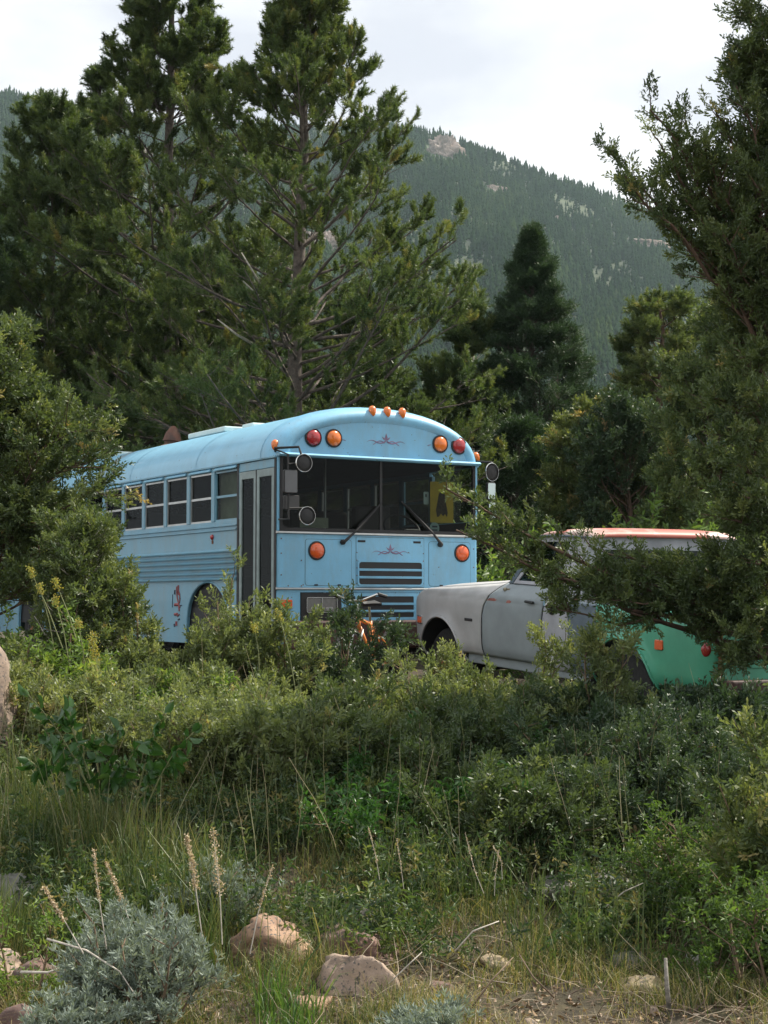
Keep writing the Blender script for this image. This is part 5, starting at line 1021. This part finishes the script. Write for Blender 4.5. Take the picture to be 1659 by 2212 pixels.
r = np.random.default_rng(55); n = 5200; y = r.uniform(7.3, 11.2, n); x = r.uniform(-1, 1, n)*.26*y; k = (np.sin(x*2.3+y*3.7)+np.sin(x*5.1-y*2.2)+r.normal(0, .6, n)) > -.2; x, y = x[k], y[k]; n = len(x)
P_ = np.stack([x, y, gz(x, y)], -1); D_ = nrm(np.stack([r.normal(0, .3, n), r.normal(0, .3, n), np.ones(n)], -1)); pg = grow(P_, D_, r.uniform(.10, .36, n), 4, np.full(n, .02), .12, r)
j = np.repeat(np.arange(n), 7); P2, D2 = sample(pg, j, r.uniform(.15, 1, len(j))); D2 = nrm(D2*.5+r.normal(0, .5, D2.shape)); V, T = scatter(TW_[0], TW_[1], P2, D2, r.uniform(.35, .95, len(j)), r)
ti = np.repeat(r.uniform(0, 1, n)**1.4, 7); o = fastmesh('undergrowth', V, T, leafmat('undergrowth_leaves', [(0, (.030, .060, .024)), (.5, (.065, .115, .035)), (.85, (.13, .17, .05)), (1, (.24, .20, .09))], .35), tint=np.repeat(ti, len(TW_[0]))); tag(o, 'leafy green undergrowth on the slope below the junipers', 'undergrowth', kind='stuff')
V, T = tubes(pg, np.full(n, .0022), np.full(n, .001), 3); o = fastmesh('undergrowth_stems', V, T, m_stem); tag(o, 'thin stems of the leafy undergrowth', 'undergrowth', kind='stuff')
r = np.random.default_rng(44); n = 380; y = r.uniform(8.2, 11.6, n); x = r.uniform(-.25, .25, n)*y; pg = grow(np.stack([x, y, gz(x, y)], -1), nrm(np.stack([r.normal(0, .22, n), r.normal(0, .2, n), np.ones(n)], -1)), r.uniform(.40, .80, n), 6, np.full(n, -.01), .05, r)
V, T = tubes(pg, np.full(n, .0026), np.full(n, .0010), 3); o = fastmesh('tall_stems', V, T, leafmat('pale_stem_mix', [(0, (.07, .11, .035)), (.6, (.17, .18, .08)), (1, (.36, .30, .19))], 0), tint=np.repeat(r.random(n), 21)); tag(o, 'tall thin green and straw stems rising before the juniper bank', 'stems', kind='stuff')
# loose leaf litter and twigs
r = np.random.default_rng(66); n = 2600; y = r.uniform(5.8, 9.2, n); x = r.uniform(-.26, .26, n)*y; k = r.random(n) < np.clip(.35+x/y*2.2, .15, 1); x, y = x[k], y[k]; n = len(x)
D_ = nrm(np.stack([r.normal(0, 1, n), r.normal(0, .7, n), np.abs(r.normal(.3, .35, n))], -1)); pg = grow(np.stack([x, y, gz(x, y)+.01], -1), D_, r.uniform(.08, .38, n), 5, np.full(n, -.05), .18, r)
V, T = tubes(pg, r.uniform(.0012, .003, n), np.full(n, .0006), 3); o = fastmesh('dry_twigs', V, T, leafmat('dry_twig_mix', [(0, (.10, .065, .045)), (.6, (.22, .16, .10)), (1, (.45, .38, .28))], 0), tint=np.repeat(r.random(n), 18)); tag(o, 'tangle of thin dry brown twigs on the soil', 'twigs', kind='stuff')
# litter
r = np.random.default_rng(77); n = 9000; y = r.uniform(5.6, 10, n); x = r.uniform(-1, 1, n)*.26*y; lv, lt = leaf(.03, .016, .006)
D_ = nrm(np.stack([r.normal(0, 1, n), r.normal(0, 1, n), r.normal(0, .25, n)], -1)); V, T = scatter(lv, lt, np.stack([x, y, gz(x, y)+.012], -1), D_, r.uniform(.4, 1.3, n), r)
o = fastmesh('leaf_litter', V, T, leafmat('litter', [(0, (.07, .045, .03)), (.6, (.17, .11, .065)), (1, (.36, .25, .15))], .1), tint=np.repeat(r.random(n), len(lv))); tag(o, 'brown leaf litter on the foreground soil', 'litter', kind='stuff')

# ------------------------------------------------------------------ stones
for k, (u0, u1, v0, v1, y, m, lb) in enumerate(ST):
    w = (u1-u0)/FPX*y; p = at((u0+u1)/2, v0, y); g0 = float(gz(p[0], y)); h = p[2]-g0 if y > 10.4 else w*(.5 if w < .42 else .2); o = rock_mesh('boulder' if w > .25 else 'stone', w*.66, w*.55, h*.78+.02, 200+k, m, 4, .26)
    o.location = (p[0], y+w*.12, p[2]-(h*.78+.02)*.93); o.rotation_euler = (0, 0, 0); tag(o, lb, 'boulder' if w > .25 else 'stone', 'stones in the foreground grass')

# ------------------------------------------------------------------ single stalks, twigs, flowers
def stalk(name, label, cat, pts, r0, r1, m, group=None, head=None):
    P_ = [at(*p) for p in pts]; g0 = P_[0]; root = empty(name, tuple(g0), label=label, cat=cat, group=group)
    q = np.array([p-g0 for p in P_]); t = np.linspace(0, 1, len(q)); tt_ = np.linspace(0, 1, 10); c = np.stack([np.interp(tt_, t, q[:, k]) for k in range(3)], -1)[None]
    V, T = tubes(c, [r0], [r1], 5); fastmesh('stem', V, T, m, root, smooth=True)
    if head:
        (f0, n, sz, hm, spr, seed) = head; r = np.random.default_rng(seed); i = np.zeros(n, int); tt_ = r.uniform(f0, 1., n); P2, D2 = sample(c, i, tt_); P2 = P2+r.normal(0, spr, P2.shape)*(1.15-tt_[:, None]*.6)
        V, T = scatter(*leaf(.012, .009, .003), P2, nrm(r.normal(0, 1, P2.shape)+np.array([[0, 0, .6]])), sz*r.uniform(.6, 1.3, n), r); fastmesh('seed_head', V, T, hm, root, np.repeat(r.random(n), 8))
    return root
SH = 'dry seed stalks standing out of the sagebrush'
for k, (pts, lb, nh, sp_w) in enumerate([([(440, 2050, 6.5), (428, 1960, 6.5), (418, 1880, 6.5), (402, 1805, 6.5)], 'tallest cream seed stalk above the sagebrush', 330, .008), ([(300, 2060, 6.4), (270, 1960, 6.4), (228, 1862, 6.4)], 'cream seed stalk with two lumps left of the tallest one', 260, .006),
        ([(230, 2050, 6.3), (215, 1950, 6.3), (203, 1835, 6.3)], 'thin upright cream stalk on the left of the sagebrush', 150, .005), ([(180, 2060, 6.2), (140, 1990, 6.2), (92, 1915, 6.2)], 'leaning cream stalk farthest left', 220, .006), ([(480, 2040, 6.6), (475, 1930, 6.6), (460, 1790, 6.6)], 'brownish branching seed stalk right of the tallest one', 240, .014),
        ([(540, 2060, 6.6), (560, 1960, 6.6), (590, 1870, 6.6)], 'thin leaning seed stalk above the orange boulder', 90, .004)]):
    stalk('seed_stalk', lb, 'dry stalk', pts, .0028, .0012, m_dead, SH, (.5, nh, .8, m_seed, sp_w, 300+k))
for k, (a_, b_, c_) in enumerate([((820, 1900, 7.6), (812, 1850, 7.6), (795, 1785, 7.6)), ((872, 1920, 7.7), (866, 1870, 7.7), (857, 1812, 7.7)), ((1045, 1930, 7.8), (1025, 1880, 7.8), (1005, 1800, 7.8)), ((1068, 1935, 7.8), (1070, 1890, 7.8), (1078, 1835, 7.8)), ((1085, 1900, 7.9), (1083, 1860, 7.9), (1066, 1828, 7.9))]):
    stalk('grass_stalk', ['leftmost straw coloured grass head before the dark junipers', 'straw coloured grass head second from the left', 'long straw grass head leaning left in the centre', 'straw grass head leaning right in the centre', 'short straw grass head between the two centre ones'][k], 'grass stalk', (a_, b_, c_), .0018, .0010, m_dead, 'straw coloured grass heads', (.35, 70, .6, m_seed, .002, 330+k))
YF_ = 'yellow green umbel flowers'
for k, (x0, y0, x1, y1, dd) in enumerate([(210, 1490, 198, 1368, 11.3), (135, 1400, 62, 1225, 11.6), (120, 1420, 84, 1262, 11.6), (170, 1400, 118, 1252, 11.5), (150, 1440, 118, 1290, 11.5), (640, 1500, 600, 1318, 11.9), (560, 1450, 548, 1350, 11.8), (185, 1480, 168, 1340, 11.3)]):
    stalk('umbel_flower', ['tall golden yellow umbel nearest the left junipers', 'greenish umbel farthest left before the bus rear', 'greenish umbel just right of the farthest left one', 'highest small umbel before the bus rear', 'low umbel before the blue bus skirt at the left', 'umbel before the orange turn lamp', 'umbel below the bus door', 'yellow umbel left of the golden one'][k], 'wildflower', [(x0, y0, dd), ((x0+x1)/2+4, (y0+y1)/2, dd), (x1, y1, dd)], .0045, .0025, m_stem, YF_, (.88 if k else .45, 130 if k else 420, 1.1, m_yel, .022 if k else .03, 350+k))
for k, (pts, r_, lb, m) in enumerate([([(1446, 2195, 6.45), (1440, 2130, 6.45), (1434, 2068, 6.45)], .012, 'upright grey dead stick beside the tan stone', mat('grey_dead_wood', (.24, .22, .19), .9, var=.35, scale=30, bump=.5)), ([(100, 2030, 6.3), (190, 2055, 6.2), (260, 2100, 6.1), (290, 2150, 6.05)], .0045, 'long curved bleached twig across the sagebrush', m_dead), ([(45, 2098, 6.5), (110, 2106, 6.4), (162, 2082, 6.4)], .006, 'short bleached twig over the dark brown stone', m_dead),
        ([(1300, 1960, 7.7), (1350, 1925, 7.7), (1395, 1905, 7.7)], .004, 'pale twig over the long flat stone', m_dead), ([(985, 2060, 6.9), (1020, 2010, 6.9), (1080, 1985, 6.9)], .004, 'arched straw coloured twig in the dry grass', m_dead), ([(1010, 2190, 6.4), (1060, 2120, 6.4), (1110, 2070, 6.5)], .004, 'thin brown twig leaning over the bare soil', m_twig),
        ([(680, 1480, 12.5), (720, 1500, 12.4), (770, 1530, 12.3)], .006, 'bright straw stem lying in front of the pale boulder', m_dead), ([(1228, 1730, 8.9), (1245, 1700, 8.9), (1290, 1680, 8.9)], .005, 'pale bent twig before the dark juniper bank', m_dead), ([(845, 2120, 6.6), (880, 2085, 6.6), (915, 2060, 6.6)], .003, 'fine grey twig right of the largest boulder', m_dead), ([(1200, 2150, 6.5), (1150, 2110, 6.5), (1120, 2060, 6.6)], .004, 'crossing brown twig in the dry grass', m_twig)]):
    P_ = [at(*p) for p in pts]; q = np.array([p-P_[0] for p in P_]); q += np.random.default_rng(k).normal(0, .006, q.shape); b = MB(); b.tube([tuple(p) for p in q], [r_, r_*.85, r_*.6, r_*.4][:len(q)], 6); o = b.build('twig' if r_ < .01 else 'stick', m, None, smooth=True); o.location = tuple(P_[0]); tag(o, lb, 'twig', 'loose twigs and sticks')

# ------------------------------------------------------------------ haze, sky, sun, camera
b = MB(); b.box(-1600, 1600, -30, 1490, -8, 460); hz = b.build('haze', bpy.data.materials.new('haze'), None); tag(hz, 'thin blue mountain haze', 'haze', kind='stuff')
hm = hz.data.materials[0]; hm.use_nodes = True; nt = hm.node_tree; nt.nodes.clear(); out = nt.nodes.new('ShaderNodeOutputMaterial'); pv = nt.nodes.new('ShaderNodeVolumePrincipled')
pv.inputs['Color'].default_value = (.66, .84, .93, 1); pv.inputs['Density'].default_value = 0.00012; pv.inputs['Anisotropy'].default_value = .2; nt.links.new(pv.outputs[0], out.inputs['Volume'])
SUNAZ, SUNEL = R_(61), R_(50)      # azimuth clockwise from +Y (view direction)
w = bpy.data.worlds.new('World'); sc.world = w; w.use_nodes = True; nt = w.node_tree; bg = nt.nodes['Background']; bg.inputs['Strength'].default_value = .088
sky = nt.nodes.new('ShaderNodeTexSky'); sky.sky_type = 'NISHITA'; sky.sun_disc = False; sky.sun_elevation = SUNEL; sky.sun_rotation = SUNAZ; sky.altitude = 2500
tc = nt.nodes.new('ShaderNodeTexCoord'); mp = nt.nodes.new('ShaderNodeMapping'); mp.inputs['Scale'].default_value = (1, 1, 2.0); mp.inputs['Location'].default_value = (.35, .1, .22)
n1 = nt.nodes.new('ShaderNodeTexNoise'); n1.inputs['Scale'].default_value = 3.2; n1.inputs['Detail'].default_value = 6; n1.inputs['Roughness'].default_value = .5
nt.links.new(tc.outputs['Generated'], mp.inputs[0]); nt.links.new(mp.outputs[0], n1.inputs['Vector'])
cr = nt.nodes.new('ShaderNodeValToRGB'); e = cr.color_ramp.elements; e[0].position = .36; e[0].color = (6.7, 6.85, 7.4, 1); e[1].position = .60; e[1].color = (9.6, 9.7, 9.8, 1); q = e.new(.48); q.color = (8.6, 8.7, 8.9, 1)
cf = nt.nodes.new('ShaderNodeValToRGB'); cf.color_ramp.elements[0].position = .2; cf.color_ramp.elements[0].color = (.82,)*3+(1,); cf.color_ramp.elements[1].position = .5
mx = nt.nodes.new('ShaderNodeMixRGB'); nt.links.new(n1.outputs['Fac'], cr.inputs[0]); nt.links.new(n1.outputs['Fac'], cf.inputs[0]); nt.links.new(cf.outputs[0], mx.inputs[0]); nt.links.new(sky.outputs[0], mx.inputs[1]); nt.links.new(cr.outputs[0], mx.inputs[2]); nt.links.new(mx.outputs[0], bg.inputs['Color'])
sl = bpy.data.lights.new('sun', 'SUN'); sl.energy = 5.0; sl.angle = R_(.8); sl.color = (1, .93, .80); so = bpy.data.objects.new('sun', sl); C.objects.link(so)
sd = Vector((math.sin(SUNAZ)*math.cos(SUNEL), math.cos(SUNAZ)*math.cos(SUNEL), math.sin(SUNEL))); so.rotation_euler = sd.to_track_quat('Z', 'Y').to_euler()
cam = bpy.data.cameras.new('camera'); co = bpy.data.objects.new('camera', cam); C.objects.link(co); co.location = (0, 0, EYE); co.rotation_euler = (math.pi/2+PIT, 0, 0)
cam.sensor_fit = 'HORIZONTAL'; cam.sensor_width = 36; cam.lens = 36*FPX/1659; cam.clip_start = .1; cam.clip_end = 5000; sc.camera = co
sc.view_settings.view_transform = 'Standard'; sc.view_settings.look = 'None'; sc.view_settings.exposure = .58; sc.view_settings.gamma = 1
sc.cycles.use_denoising = True; sc.cycles.max_bounces = 8; sc.cycles.transparent_max_bounces = 12; sc.cycles.volume_bounces = 0
